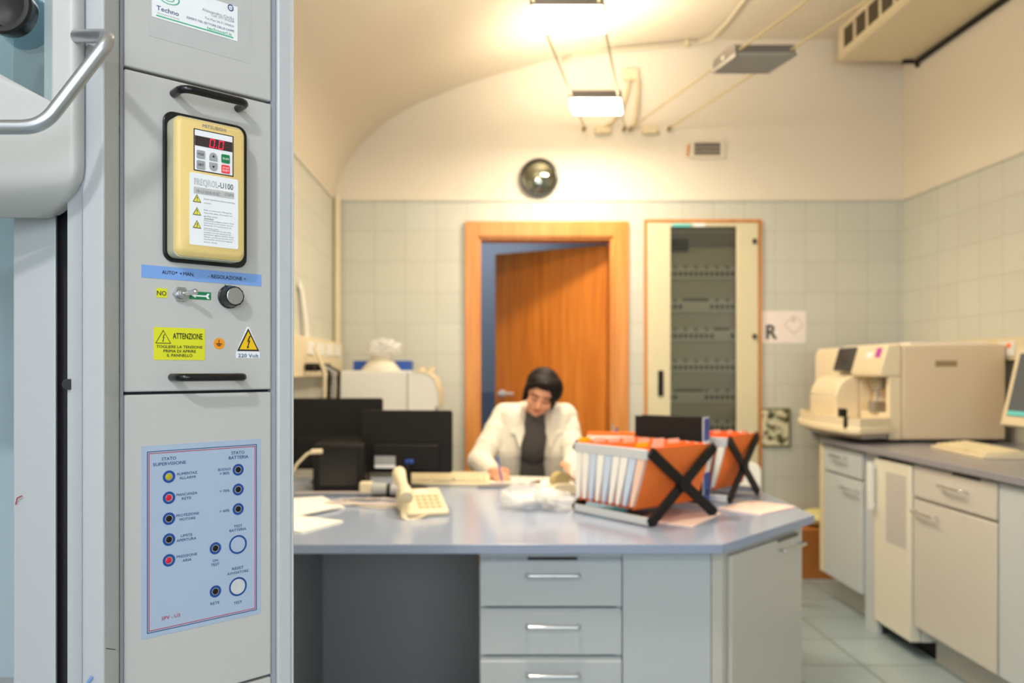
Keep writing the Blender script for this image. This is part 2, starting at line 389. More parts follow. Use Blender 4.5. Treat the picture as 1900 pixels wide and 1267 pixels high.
def warn(mb, u, z, wd, ht, p, fill, edge, mark, bolt=True):
    mb.mi = edge; poly_rel(mb, u, z, 1, [(-wd/2, -ht/2), (wd/2, -ht/2), (0, ht/2)], p)
    mb.mi = fill; k = .8; poly_rel(mb, u, z-ht*.03, 1, [(-wd/2*k, -ht/2*k), (wd/2*k, -ht/2*k), (0, ht/2*k)], p+.0003)
    mb.mi = mark
    if bolt: poly_rel(mb, u, z-ht*.10, ht*.55, BOLT, p+.0006)
    else:
        poly_rel(mb, u, z-ht*.02, ht, [(-.035, -.1), (.035, -.1), (.045, .2), (-.045, .2)], p+.0006)
        poly_rel(mb, u, z-ht*.27, ht, [(-.04, -.04), (.04, -.04), (.04, .04), (-.04, .04)], p+.0006)
# card panel
mb = MB(); pbox(mb, 276, 466, -60, 66, 0, .0003); mb.build('clear_tape', mat('clear_tape', '#c0c1c0', .3, var=.05, scale=40), PC, smooth=False)
mb = MB(); pbox(mb, 282, 441, -38, 30.5, .0003, .0009)
card = mb.build('business_card', M['card'], PC, smooth=False)
mb = MB(); q = .0012
mb.mi = 0; ptext(mb, 'Techno', 290.4, 331.8, 24, 8.6, q, .006)
mb.mi = 1; ptext(mb, 'Alessandro Cirillo', 375, 434.5, 28.5, 5.2, q); ptext(mb, 'Cell. 377.253208', 392, 434.5, 36, 4, q)
ptext(mb, 'Tel./Fax 06.71290820', 380, 434.5, 43, 4, q); ptext(mb, 'Informatica & Servizi', 292, 333, 30.5, 2.2, q)
mb.mi = 0; ptext(mb, 'ESPERTI NEL SETTORE DELLE CAPPE', 346.7, 434.5, 47.2, 4, q)
mb.mi = 2; ptext(mb, 'technosrl.it', 384, 430, 60.5, 6, q, .006)
za = col(290, 28, q)[1]; mb.box(U(290, q), U(433, q), -q, -.0008, za-.0007, za+.0007)
u, z = col(314, -3, q)
for rx, rz_, wv in ((.013, .0075, .0016), (.0065, .004, .0012)):
    pts = [(u+rx*math.cos(a), z+rz_*math.sin(a)) for a in [k*2*PI/32 for k in range(33)]]
    for (a, b), (c, d) in zip(pts, pts[1:]):
        k = 1-wv/rx; mb._f([mb.bm.verts.new(P) for P in ((a, -q, b), (c, -q, d), (u+(c-u)*k, -q, z+(d-z)*k), (u+(a-u)*k, -q, z+(b-z)*k))])
mb.mi = 3; u, z = col(428, 14.5, q)
pts = [(.0042*math.cos(a), .0046*math.sin(a)) for a in [k*PI/4+PI/8 for k in range(9)]]
for (a, b), (c, d) in zip(pts, pts[1:]): mb._f([mb.bm.verts.new((u+x, -q, z+y)) for x, y in ((a, b), (c, d), (c*.68, d*.68), (a*.68, b*.68))])
ptext(mb, 'SN', 425.8, 430.4, 16.3, 3, q)
mb.build('lettering', [M['inkblue'], M['inkgrey'], M['inkgreen'], M['inkblue']], card, smooth=False)
# handles of the drive panel
def dhandle(parent, xa, ya, xb, yb):
    ua, z_ = col(xa, ya); ub, _ = col(xb, yb); h = .029; pth = []
    for k in range(5): a = k/4*PI/2; pth.append((ua+.012*(1-math.cos(a)), -(h-.012)-.012*math.sin(a), z_))
    left = [(ua, 0, z_)]+pth; right = [(ua+ub-x, y, z) for x, y, z in reversed(left)]
    MB().tube(left+right, .0049, 14).build('panel_handle', M['black'], parent, label='black bow handle')
dhandle(PD, 322, 174, 441, 204); dhandle(PD, 319, 700, 438, 700)
# frequency drive
DP = .030
mb = MB(); a = col(303, 204.5)[1]; b = col(303, 485)[1]
mb.prismy(rpoly(U(301), U(456), b, a, .013), -.004, 0)
inv_back = mb.build('drive_mounting_plate', M['black'], PD, bevel=.001, label='black rounded backing plate')
drive = MB(); a, b = col(330, 213.5, DP)[1], col(330, 470.5, DP)[1]
u0, u1 = U(329.5, DP), U(456.5, DP)
def ring(x0, x1, z0, z1, r, y): return [(x, y, z) for x, z in rpoly(x0, x1, z0, z1, r, 4)]
drive.loft([ring(u0-.002, u1-.0, b-.002, a+.002, .009, -.004), ring(u0-.002, u1, b-.002, a+.002, .009, -.016), ring(u0-.001, u1, b-.001, a+.001, .009, -.0245), ring(u0+.001, u1-.002, b+.003, a-.002, .008, -.0285), ring(u0+.004, u1-.004, b+.007, a-.004, .007, -DP)])
drv = drive.build('frequency_drive', [M['inverter']], PD, label='yellowed cream frequency drive with a lit display'); sharp = drv
q = DP+.0004
# greyer side strip of the housing
MB().loft([ring(u0-.0024, u1+.0003, b-.0024, a+.0024, .009, -.004), ring(u0-.0024, u1+.0003, b-.0024, a+.0024, .009, -.0225)]).build('housing_side', M['inverter_side'], drv, label='greyish lower half of the housing')
mb = MB(); ptext(mb, 'MITSUBISHI', 375.9, 419.6, 240.5, 6.3, q, .008); mb.build('lettering', M['inkgrey'], drv, smooth=False)
mb = MB(); mb.mi = 0; pbox(mb, 359.5, 433.5, 237.5, 315.5, DP, q); mb.mi = 1; pbox(mb, 361.5, 431.5, 239.7, 314, DP, q+.0004)
mb.mi = 2; pbox(mb, 361.8, 431.2, 250.5, 269, DP, q+.0008)
mb.build('display_window', [M['ink'], M['card'], mat('display_brown', '#3a2c2e', .25)], drv, smooth=False)
mb = MB(); p = q+.0014
def seg0(px, py):                               # a seven-segment zero
    u, z = col(px, py, p); w_, h_, t_ = .0031, .0052, .0009; sl = .12
    for x0, x1, z0, z1 in ((-w_, w_, h_-t_, h_), (-w_, w_, -h_, -h_+t_), (-w_, -w_+t_, .0004, h_-.0004), (w_-t_, w_, .0004, h_-.0004), (-w_, -w_+t_, -h_+.0004, -.0004), (w_-t_, w_, -h_+.0004, -.0004)):
        mb._f([mb.bm.verts.new((u+x+sl*zz, -p, z+zz)) for x, zz in ((x0, z0), (x1, z0), (x1, z1), (x0, z1))])
seg0(394, 266); seg0(410.5, 269.5)
u, z = col(401.5, 274, p); mb._f([mb.bm.verts.new((u+x, -p, z+y)) for x, y in ((-.0006, -.0006), (.0006, -.0006), (.0006, .0006), (-.0006, .0006))])
mb.build('red_digits', M['digit'], drv, smooth=False, label='glowing red digits')
for s, x0, x1, y0, y1, m_, tm in (('MODE', 365, 380, 279, 293.5, 'keygrey', 'ink'), ('SET', 365, 380, 298, 313.5, 'keygrey', 'ink'), ('^', 388.5, 403, 283, 298, 'keygrey', 'ink'),
                                  ('v', 388.5, 403, 302, 317, 'keygrey', 'ink'), ('RUN', 411, 426, 287, 302.5, 'green', 'card'), ('STOP', 411, 426, 306.5, 321.5, 'red', 'card')):
    k = MB(); ua, ub = U(x0, q+.001), U(x1, q+.001); zt, zb = col((x0+x1)/2, y0, q+.001)[1], col((x0+x1)/2, y1, q+.001)[1]
    k.mi = 0
    if s == '^': pr = [(ua, zb), (ub, zb), (ub, zb+(zt-zb)*.55), (ua+(ub-ua)*.85, zb+(zt-zb)*.85), ((ua+ub)/2, zt), (ua+(ub-ua)*.15, zb+(zt-zb)*.85), (ua, zb+(zt-zb)*.55)]
    elif s == 'v': pr = [(ua, zt), (ua, zb+(zt-zb)*.45), (ua+(ub-ua)*.15, zb+(zt-zb)*.15), ((ua+ub)/2, zb), (ua+(ub-ua)*.85, zb+(zt-zb)*.15), (ub, zb+(zt-zb)*.45), (ub, zt)]
    else: pr = rpoly(ua, ub, zb, zt, .0012, 3)
    k.prismy(pr, -q-.0016, -q-.0003); k.mi = 1; xm = (ua+ub)/2; zm = (zt+zb)/2; pp = -q-.0018
    if s in '^v': sg = 1 if s == '^' else -1; k._f([k.bm.verts.new((xm+x, pp, zm+y*sg)) for x, y in ((-.0017, -.001), (.0017, -.001), (0, .0021))])
    elif s == 'STOP': add_text(k, 'STOP', ua+.001, ub-.001, zm+.0004, .0022, pp, .01); add_text(k, 'RESET', ua+.001, ub-.001, zm-.003, .0022, pp, .01)
    else: add_text(k, s, ua+.0015, ub-.0015, zm-.0013, .0026, pp, .01)
    k.build('key', [M[m_], M[tm]], drv, smooth=False, label={'MODE': 'grey MODE key', 'SET': 'grey SET key', '^': 'grey up key', 'v': 'grey down key', 'RUN': 'green RUN key', 'STOP': 'red STOP RESET key'}[s])
mb = MB(); za, zb = col(352, 318.5, q)[1], col(352, 453, q)[1]; mb.prismy(rpoly(U(352, q), U(442, q), zb, za, .002, 3), -q, -DP+.0001)
mb.build('rating_label', M['card'], drv, smooth=False)
mb = MB(); q2 = q+.0004
mb.mi = 0; ptext(mb, 'FREQROL', 361, 404.5, 345, 11.5, q2, .012); mb.mi = 4; ptext(mb, 'FREQROL', 361.7, 403.9, 344.6, 10.6, q2+.0003, -.012)
mb.mi = 1; ptext(mb, '-U100', 405, 432.7, 350.5, 10.5, q2, 0)
mb.mi = 2; pbox(mb, 359.5, 434.5, 345.8, 358, q, q2); mb.mi = 0; ptext(mb, 'FR-U110S-0.1K-EC', 365, 408, 360, 5.5, q2+.0003, .004); ptext(mb, 'C72878', 417, 433, 364, 5, q2+.0003)
for y_, bl in ((367.5, False), (391.5, False), (415.7, True)):
    uu, zz = col(365.7, y_, q2); warn(mb, uu, zz, .0105, .0098, q2, 3, 1, 1, bl)
ly = 371.5
for s, y_, wd in (('Isolate elsewhere before removing', 373, 57), ('covers.', 377.8, 14), ('Refer to Instruction Manual for', 393, 52), ('important safety information re-', 398, 53), ('garding wiring.', 402.7, 25), ('WARNING', 407.3, 18)):
    mb.mi = 1 if s == 'WARNING' else 0; ptext(mb, s, 378.4, 378.4+wd, y_+wd*.02, 2.6, q2)
mb.mi = 0
for k, (s, wd) in enumerate((('Hazardous voltage present when', 56), ('connected to the power source.', 54), ('Isolate for 10 minutes prior to', 51), ('removing cover.', 28), ('It is not sufficient to use only', 50), ('residual current device as the', 51), ('protection against electric shock.', 56), ('Always connect protective earth', 55), ('terminal for protection against', 53), ('electric shock.', 25))):
    ptext(mb, s, 378.4, 378.4+wd, 412.2+k*4.25+wd*.02, 2.5, q2)
mb.build('label_lettering', [M['inkgrey'], M['ink'], mat('label_grey_bar', '#c2c2c0', .4), M['yellow3'], M['card']], drv, smooth=False)
# blue strip
S1, S2 = .0005, .0009
def sticker(parent, x0, x1, ya, yb, m_, name, label, ref=None):
    mb = MB(); pbox(mb, x0, x1, ya, yb, 0, S1, ref); return mb.build(name, m_, parent, smooth=False, label=label)
st = sticker(PD, 262.5, 485, 490.5, 514.5, M['bluestrip'], 'function_strip', 'sky blue strip lettered AUTO MAN REGOLAZIONE')
mb = MB(); ptext(mb, 'AUTO', 300.7, 324.5, 508.8, 6.6, S2, .01); ptext(mb, 'MAN.', 340, 360.5, 511.8, 6.6, S2, .01); ptext(mb, '- REGOLAZIONE +', 386.5, 456.4, 518, 6.6, S2, .01)
for x, y, s in ((328, 505.5, 1), (335, 507.3, -1)):
    uu, zz = col(x, y, S2); poly_rel(mb, uu, zz, .0013*s, [(-1, -1), (1, 0), (-1, 1)], S2)
mb.build('lettering', M['ink'], st, smooth=False)
st = sticker(PD, 290, 310.5, 534, 551.5, M['yellow'], 'switch_sticker', 'small yellow sticker lettered NO')
mb = MB(); ptext(mb, 'NO', 291.3, 308.8, 548, 8.6, S2, .01); mb.build('lettering', M['ink'], st, smooth=False)
st = sticker(PD, 352, 391.5, 540, 554.5, M['green'], 'arrow_sticker', 'green sticker with a white arrow')
mb = MB(); uu, zz = col(372, 549, S2); poly_rel(mb, uu, zz, .001, [(-11, 0), (-6, 3), (-6, 1), (7, 1), (9, 3.4), (12, 3.4), (10, 0), (12, -3.4), (9, -3.4), (7, -1), (-6, -1), (-6, -3)], S2)
mb.build('arrow_mark', M['card'], st, smooth=False)
# toggle switch
u, z = col(334.5, 546); mb = MB(); mb.cyl((u, 0, z), (u, -.004, z), .0098, .0098, 6).cyl((u, -.004, z), (u, -.009, z), .0066, .006, 20).cyl((u, -.009, z), (u, -.0095, z), .0042, .004, 20)
sw = mb.build('toggle_switch', M['steel'], PD, bevel=.0006, label='small steel toggle switch with hexagonal nut')
MB().tube([(u+.001, -.008, z), (u+.006, -.018, z+.0012), (u+.0085, -.0245, z+.002)], .003, 14, radii=[.0022, .003, .0036]).sphere((u+.0087, -.0248, z+.002), .0036).build('lever', M['chrome'], sw)
# knob
u, z = col(424.5, 551); mb = MB(); nn = 48; rings = []
for y_, r_ in ((0, .0148), (-.003, .0148), (-.0035, .0138), (-.018, .0122)):
    rings.append([(u+(r_*(1+(.04 if k % 4 < 2 else -.02) if y_ < -.0032 else r_)*0+r_*(1.035 if (k % 4 < 2 and y_ < -.0032) else 1))*math.cos(k*2*PI/nn), y_, z+(r_*(1.035 if (k % 4 < 2 and y_ < -.0032) else 1))*math.sin(k*2*PI/nn)) for k in range(nn)])
mb.loft(rings); kb = mb.build('rotary_knob', M['black'], PD, label='black fluted rotary knob with a silver cap')
MB().cyl((u, -.018, z), (u, -.0192, z), .0112, .0106, 32).build('knob_cap', M['steel'], kb, bevel=.0004)
mb = MB(); tri(mb, [(415, 536), (424, 533), (417.5, 527)], S2); mb.build('pointer_mark', M['green'], PD, smooth=False, label='green pointer sticker above the knob')
# attenzione
st = sticker(PD, 285.5, 380.5, 606.5, 667.5, M['yellow'], 'warning_sticker', 'yellow sticker lettered ATTENZIONE')
mb = MB(); ptext(mb, 'ATTENZIONE', 321, 375.7, 629, 10.6, S2, .018); ptext(mb, 'TOGLIERE LA TENSIONE', 290.4, 375.7, 646, 5.2, S2, .01); ptext(mb, 'PRIMA DI APRIRE', 303.5, 363.7, 654, 5.2, S2, .01); ptext(mb, 'IL PANNELLO', 310, 357, 661.8, 5.2, S2, .01)
mb.mi = 0; uu, zz = col(303, 624.5, S2); poly_rel(mb, uu, zz, 1, [(-.0095, -.0082), (.0095, -.0082), (0, .0082)], S2)
mb.mi = 1; poly_rel(mb, uu, zz-.0004, 1, [(-.0082, -.0070), (.0082, -.0070), (0, .0070)], S2+.0002)
mb.mi = 0; poly_rel(mb, uu, zz-.0015, .009, BOLT, S2+.0004)
mb.build('lettering', [M['ink'], M['yellow']], st, smooth=False)
mb = MB(); disc(mb, 406.6, 637.5, .0073, 0, S1); st = mb.build('earth_sticker', M['orange2'], PD, smooth=False, label='round orange earth symbol sticker')
mb = MB(); uu, zz = col(406.6, 637.5, S2)
for x0, x1, z0, z1 in ((-.0004, .0004, 0, .0048), (-.0042, .0042, -.0004, .0004), (-.003, .003, -.0018, -.0010), (-.0018, .0018, -.0032, -.0024)): mb.box(uu+x0, uu+x1, -S2, -S1, zz+z0, zz+z1)
mb.build('earth_mark', M['ink'], st, smooth=False)
mb = MB(); uu, zz = col(460.5, 631, S1); zb = col(460.5, 664.5, S1)[1]
mb.prismy([(uu-.0165, zb), (uu+.0165, zb), (uu+.0165, zb+.0075), (uu+.0015, zz+.0172), (uu-.0015, zz+.0172), (uu-.0165, zb+.0075)], -S1, 0)
st = mb.build('voltage_sticker', M['card'], PD, smooth=False, label='yellow triangle sticker over 220 Volt')
mb = MB(); warn(mb, uu, zz+.0006, .0310, .0300, S2, 1, 0, 0, True); mb.mi = 2; ptext(mb, '220 Volt', 442, 480, 663, 6.8, S2+.0002, .005)
mb.build('lettering', [M['ink'], M['yellow2'], M['inkblue']], st, smooth=False)
# status overlay
mb = MB(); pbox(mb, 262.5, 483.5, 828, 1187, 0, S1); st = mb.build('status_overlay', M['overlay'], PS, smooth=False, label='pale blue membrane overlay with lamps and Italian lettering')
mb = MB(); zt, zb = col(273, 838, S2)[1], col(273, 1176, S2)[1]
def frame(mb, ua, ub, za, zb, t_, p):
    for b_ in ((ua, ub, zb-t_, zb), (ua, ub, za, za+t_), (ua, ua+t_, za, zb), (ub-t_, ub, za, zb)): mb.box(b_[0], b_[1], -p, -S1, b_[2], b_[3])
mb.mi = 0; frame(mb, U(273, S2), U(476.5, S2), zb, zt, .0008, S2); mb.mi = 1; frame(mb, U(276, S2), U(474, S2), zb+.0022, zt-.0022, .0008, S2)
mb.mi = 0
for s, a_, b_, y_ in (('STATO', 300, 327, 853.5), ('SUPERVISIONE', 284, 345, 862.5), ('STATO', 429.5, 453.8, 842.5), ('BATTERIA', 424.6, 461, 851)): ptext(mb, s, a_, b_, y_, 5.8, S2, .006)
for s, a_, b_, y_ in (('ALIMENTAZ.', 328, 367, 880), ('ALLARMI', 333, 363, 888), ('MANCANZA', 327.5, 366, 918.5), ('RETE', 337.5, 355, 926.5), ('PROTEZIONE', 327, 369.5, 956.6), ('MOTORE', 333.5, 362.5, 964.6),
                      ('LIMITE', 335.6, 357, 995), ('APERTURA', 327.6, 364.5, 1003), ('PRESSIONE', 327.6, 366, 1032.6), ('ARIA', 338.7, 355.3, 1041), ('BUONO', 405, 428, 873), ('> 80%', 407.6, 426, 880.4), ('> 70%', 407.6, 426, 913), ('> 60%', 407.6, 426, 950),
                      ('TEST', 434, 449.5, 978), ('BATTERIA', 426, 457, 985), ('ON', 394.7, 404.6, 1042), ('TEST', 391.6, 407, 1049.5), ('RESET', 431, 452, 1056), ('AVVISATORE', 421.8, 461, 1064), ('RETE', 390.7, 407.3, 1121), ('TEST', 433.8, 449, 1120)): ptext(mb, s, a_, b_, y_, 4.8, S2, .004)
mb.mi = 1; ptext(mb, 'SPV - U3', 300, 334, 1147.5, 6.5, S2, .01)
mb.build('lettering', [M['inkblue'], M['inkred']], st, smooth=False)
def annulus(mb, u, z, r0, r1, p, n=32):
    a = [[mb.bm.verts.new((u+r*math.cos(k*2*PI/n), -p, z+r*math.sin(k*2*PI/n))) for k in range(n)] for r in (r0, r1)]
    for k in range(n): mb._f([a[0][k], a[0][(k+1) % n], a[1][(k+1) % n], a[1][k]])
lm = [(313.4, 884.2, 'led_yel', .0076), (313.4, 923.3, 'led_red', .0076), (313.4, 962.1, None, .0076), (313.4, 1000.9, None, .0076), (313.4, 1039.4, 'led_red', .0076),
      (441.8, 871.3, None, .0076), (441.8, 907.9, None, .0076), (441.8, 944.2, None, .0076), (399.6, 1017, None, .0076), (399.6, 1097, None, .0076)]
for x, y, m_, r_ in lm:
    u, z = col(x, y, S1); mb = MB(); mb.mi = 0; annulus(mb, u, z, r_, .0046, S2); mb.mi = 1; mb.cyl((u, -S1, z), (u, -S2, z), .0047, .0047, 24)
    mb.mi = 2; mb.sphere((u-(.0005 if m_ else 0), -S2, z), (.0038, .0012, .0038), 20, 10)
    mb.build('lamp', [M['ring'], M['chrome'], M[m_] if m_ else M['blackmatt']], st, label={'led_yel': 'lit yellow lamp', 'led_red': 'lit red lamp', None: 'unlit dark lamp'}[m_])
for x, y in ((441.5, 1010), (441.5, 1088)):
    u, z = col(x, y, S1); mb = MB(); mb.mi = 0; annulus(mb, u, z, .0122, .0100, S2)
    mb.mi = 1; mb.cyl((u, -S1, z), (u, -S2-.0002, z), .0100, .0096, 32)
    mb.build('membrane_button', [M['ring'], M['overlay'] if y < 1050 else mat('button_pale_grey', '#c9cbcd', .4, var=.12, scale=60)], st, smooth=False, label='ringed membrane button' if y < 1050 else 'ringed white membrane button')
# hinge screws in the gap
for y in (172, 205, 685, 770, 240):
    u, z = col(229, y, 0); MB().box(u-.0045, u-.0008, .004, .012, z-.004, z+.004).build('hinge_clip', M['blackmatt'], hood)
# left frame post: extruded profile
def lp(px, d): v = loc(at(px, HY, d)); return (v.x, v.y)
post = [lp(125, .915), lp(150, .905), lp(151.5, .902), lp(152.5, .905), lp(190, .893), lp(194, .895), lp(219, .928), lp(221, .934)]
e = loc((-.50, 1.03, 0)); f_ = loc((-.545, 1.10, 0))
MB().prism(post+[(e.x, e.y), (f_.x, f_.y)], 0, 2.43).build('frame_post', M['powder_blue'], hood, label='pale anodised frame post left of the panels', bevel=.0012)
v = loc(at(126.5, 713, .9135)); MB().cyl((v.x, v.y-.004, v.z), (v.x, v.y+.003, v.z), .0062).build('post_hole', M['dark'], hood)
# inner reveal left of the gap
def wl(px, py, d): return loc(at(px, py, d))
rv = [lp(25, .99), lp(103, .965), lp(106, .972), lp(108, 1.2), lp(60, 1.25)]
MB().prism(rv, 0, 2.3).build('inner_post', M['powder_blue'], hood, bevel=.0015, label='inner metal post behind the sash')
gp = [lp(100, .99), lp(130, .98), lp(128, 1.0), lp(102, 1.0)]
MB().prism(gp, 0, 2.3).build('gap_shade_strip', M['dark'], hood, smooth=False)  # dark strip standing in for the shade inside the gap
# hood cavity and cladding
mb = MB(); A = loc((-.93, 1.5, 0)); B = loc((-.60, 1.5, 0)); 
def wprism(mb, pts, z0, z1): return mb.prism([(loc((x, y, 0)).x, loc((x, y, 0)).y) for x, y in pts], z0, z1)
wprism(mb, [(-.945, 1.42), (-.66, 1.42), (-.66, 1.45), (-.945, 1.45)], .73, 2.4); mb.build('hood_back', M['hoodin'], hood, label='pale blue lining at the back')
mb = MB(); wprism(mb, [(-.95, .96), (-.575, .96), (-.575, 1.42), (-.95, 1.42)], .69, .73); mb.build('hood_ledge', M['powder'], hood)
mb = MB(); wprism(mb, [(-.95, 1.0), (-.62, 1.0), (-.62, 1.42), (-.95, 1.42)], 0, .69); mb.build('base_unit', M['powder'], hood)
mb = MB(); wprism(mb, [(-.95, .93), (-.50, .93), (-.50, 1.45), (-.95, 1.45)], 2.38, 2.43); mb.build('hood_roof', M['powder'], hood)
mb = MB(); wprism(mb, [(-.955, .9), (-.945, .9), (-.945, 1.45), (-.955, 1.45)], 0, 2.42); mb.build('hood_side', M['hoodin'], hood)
# sash: bent sheet with a window opening
sd = .885
def srow(y, xr, curl=0, lo=-420):
    xl_ = [lo+(97-lo)*k/40 for k in range(41)] if lo < 97 else [97]
    out = []
    for x in xl_+[97+(xr-97)*k/16 for k in range(1, 17)]:
        e_ = max(0, 1-(xr-x)/24.0); out.append(wl(x, y, sd+curl+.016*e_*e_))
    return out
mb = MB(); mb.grid([srow(y, 155, 0, 97) for y in (-260, -120, 0, 60, 120, 160, 190)])
xb = [-420+517*k/40 for k in range(41)]
ty = lambda x: max(-60, 137.5+x*.54)
mb.grid([[wl(x, ty(x)+(190-ty(x))*k/3, sd) for x in xb] for k in range(4)])
rows = []
for y in [190, 220, 250, 280, 300, 315, 330, 342, 353, 363, 372, 380, 387, 393, 397.5, 400.5, 402.5]:
    xr = 155 if y < 308 else 155-70*(1-math.sqrt(max(0, 1-((y-308)/95)**2)))
    t_ = max(0, (y-300)/102); rows.append(srow(y, xr, .055*t_**2.4))
mb.grid(rows)
bmesh.ops.remove_doubles(mb.bm, verts=mb.bm.verts, dist=.0003)
sash = mb.build('sash', M['powder'], hood, solid=.003, label='pale grey sliding sash with rounded lower corner')
MB().loft([[wl(-420, -300, sd+.004), wl(96, -300, sd+.004), wl(96, 187, sd+.004), wl(-420, 10, sd+.004)], [wl(-420, -300, sd+.010), wl(96, -300, sd+.010), wl(96, 187, sd+.010), wl(-420, 10, sd+.010)]]).build('sash_glass', M['glass'], sash, smooth=False, label='clear glass of the sash')
MB().loft([[wl(82, -300, sd+.002), wl(97, -300, sd-.001), wl(97, -300, sd+.016), wl(82, -300, sd+.016)], [wl(82, 182, sd+.002), wl(97, 189, sd-.001), wl(97, 189, sd+.016), wl(82, 182, sd+.016)]]).build('glass_seal', mat('seal_grey', '#9aa9ac', .35), sash)
# sash handle
def arc3(pts, r=.016, n=6):
    out = [Vector(pts[0])]
    for i in range(1, len(pts)-1):
        a, b, c = Vector(pts[i-1]), Vector(pts[i]), Vector(pts[i+1]); u_ = (a-b).normalized(); v_ = (c-b).normalized()
        p0 = b+u_*r; p1 = b+v_*r
        for k in range(n+1):
            t_ = k/n; out.append((p0*(1-t_)**2+b*2*t_*(1-t_)+p1*t_*t_))
    out.append(Vector(pts[-1])); return out
hp = arc3([wl(143, 67, .885), wl(209, 67, .835), wl(78, 236, .815), wl(-420, 236, .80)], .02, 8)
MB().tube(hp, .0074, 18).build('sash_handle', mat('satin_aluminium', '#b9bcc2', .3, .85, var=.03), sash, label='bent satin metal grab bar')
# black knob on the glass
c0 = wl(25, 24, sd); nrm = (loc((0, 0, 0))-loc((0, 1, 0))).normalized()
mb = MB(); R0 = .031
side = loc((1, 0, 0))-loc((0, 0, 0)); upv = Vector((0, 0, 1))
rings = []
for h_, r_ in ((0, .028), (.010, .030), (.018, .031), (.021, .029), (.021, .024), (.008, .019), (.006, .004)):
    rings.append([c0+nrm*h_+side*(r_*math.cos(k*2*PI/32))+upv*(r_*math.sin(k*2*PI/32)) for k in range(32)])
mb.loft(rings); mb.build('glass_knob', M['black'], sash, label='black round cup knob on the glass')
# pen marks
MB().tube([wl(-0+29, 936, .9845), wl(32, 924, .9832), wl(40, 920, .9805)], .0008, 6).build('red_pen_mark', M['inkred'], hood)
MB().tube([wl(163, 1266, .898), wl(170, 1256, .896)], .0016, 6).build('blue_pen_mark', M['bluestrip'], hood)
MB().tube([wl(197, 1203, .8985), wl(214, 1205, .921)], .0005, 6).build('black_pen_mark', M['ink'], hood)

# ------------------------------------------------------------------ island
ZT = .75
top_poly = [(XL+.004, 2.40), (.722, 2.40), (1.20, 2.88), (1.20, 3.40), (.722, 3.88), (XL+.004, 3.88)]
isl = thing('island_bench', 'blue grey laboratory island bench with drawers and a chamfered right end', 'bench', (0, 0, 0))
MB().prism(top_poly, ZT-.029, ZT).build('worktop', M['worktop'], isl, bevel=.002, label='glossy blue grey worktop')
MB().box(-.64, -.62, 2.46, 3.12, 0, ZT-.029).box(-.62, -.012, 3.10, 3.12, 0, ZT-.029).build('knee_hole_panels', M['carcass'], isl, label='grey panels of the knee hole')
MB().box(-.94, -.92, 2.46, 3.8, 0, ZT-.029).box(.70, .72, 3.12, 3.80, 0, ZT-.029).build('side_panel', M['laminate'], isl)
# drawer pedestal
px0, px1, FY = -.008, .431, 2.455
mb = MB(); mb.box(px0, px0+.016, FY+.018, 3.10, .03, ZT-.029).box(px1-.016, px1, FY+.018, 3.10, .03, ZT-.029).box(px0, px1, 3.08, 3.10, .03, ZT-.029).box(px0, px1, FY+.018, 3.10, .03, .05).box(px0, px1, FY+.004, FY+.03, ZT-.052, ZT-.030)
mb.build('pedestal', M['laminate'], isl, bevel=.001)
MB().cyl((px1-.04, FY+.004, ZT-.040), (px1-.04, FY-.006, ZT-.040), .009, n=16).build('drawer_lock', M['steel'], isl)
zt = ZT-.054
for k, h_ in enumerate((.149, .141, .141, .2)):
    zb = zt-h_
    mb = MB(); mb.prismx([(FY, zb), (FY, zt-.014), (FY+.012, zt), (FY+.018, zt), (FY+.018, zb)], px0+.002, px1-.002)
    dr = mb.build('drawer', M['laminate'], isl, bevel=.0015, label=['top drawer with a dark finger slot', 'second drawer', 'third drawer', 'lowest drawer'][k])
    xm = (px0+px1)/2+.005; zz = zt-.048
    MB().tube(arc3([(xm-.08, FY, zz), (xm-.08, FY-.028, zz), (xm+.08, FY-.028, zz), (xm+.08, FY, zz)], .006, 4), .0052, 12).build('drawer_handle', M['chrome'], dr)
    if k == 0: MB().box(xm-.076, xm+.076, FY-.0006, FY+.010, zt-.006, zt+.001).build('finger_slot', M['dark'], dr)
    zt = zb-.008
# plain front panel, corner strip, chamfer cabinet
MB().box(px1+.002, .705, FY+.005, FY+.023, .03, ZT-.030).build('front_panel', M['laminate'], isl, bevel=.001)
MB().prism([(.707, FY+.004), (.740, FY+.006), (.752, FY+.02), (.74, FY+.04), (.707, FY+.04)], .03, ZT-.030).build('corner_strip', M['laminate_warm'], isl)
MB().box(1.12, 1.14, 2.88, 3.40, .03, ZT-.03).box(px1, 1.12, 3.08, 3.10, .03, ZT-.03).build('end_panel', M['laminate_warm'], isl)
s2 = math.sqrt(.5); L_ = .565
def ch(a, b): return (.752+a*s2+b*s2*-1*-1*0+(-b)*-s2*0+b*(-s2)*-1*0, 0)
cab = MB()
P0 = Vector((.752, 2.475)); du = Vector((s2, s2)); dn = Vector((s2, -s2))
def chp(a, b): v = P0+du*a+dn*b; return (v.x, v.y)
cab.prism([chp(.0, 0), chp(L_, 0), chp(L_, -.02), chp(0, -.02)], .05, ZT-.031).build('chamfer_carcass', M['laminate_warm'], isl)
dd = MB().prism([chp(.012, .018), chp(L_-.05, .018), chp(L_-.05, .001), chp(.012, .001)], .07, ZT-.052).build('cabinet_door', M['laminate_warm'], isl, bevel=.003, label='door in the chamfered corner of the island')
def c3(a, b, z): v = chp(a, b); return (v[0], v[1], z)
MB().tube(arc3([c3(.335, .018, .665), c3(.335, .045, .665), c3(.495, .045, .665), c3(.495, .018, .665)], .006, 4), .0052, 12).build('door_handle', M['chrome'], dd)
MB().prism([chp(.33, .0195), chp(.49, .0195), chp(.49, .016), chp(.33, .016)], ZT-.060, ZT-.050).build('finger_slot', mat('shadow_gap', '#6b675c', .6), dd)

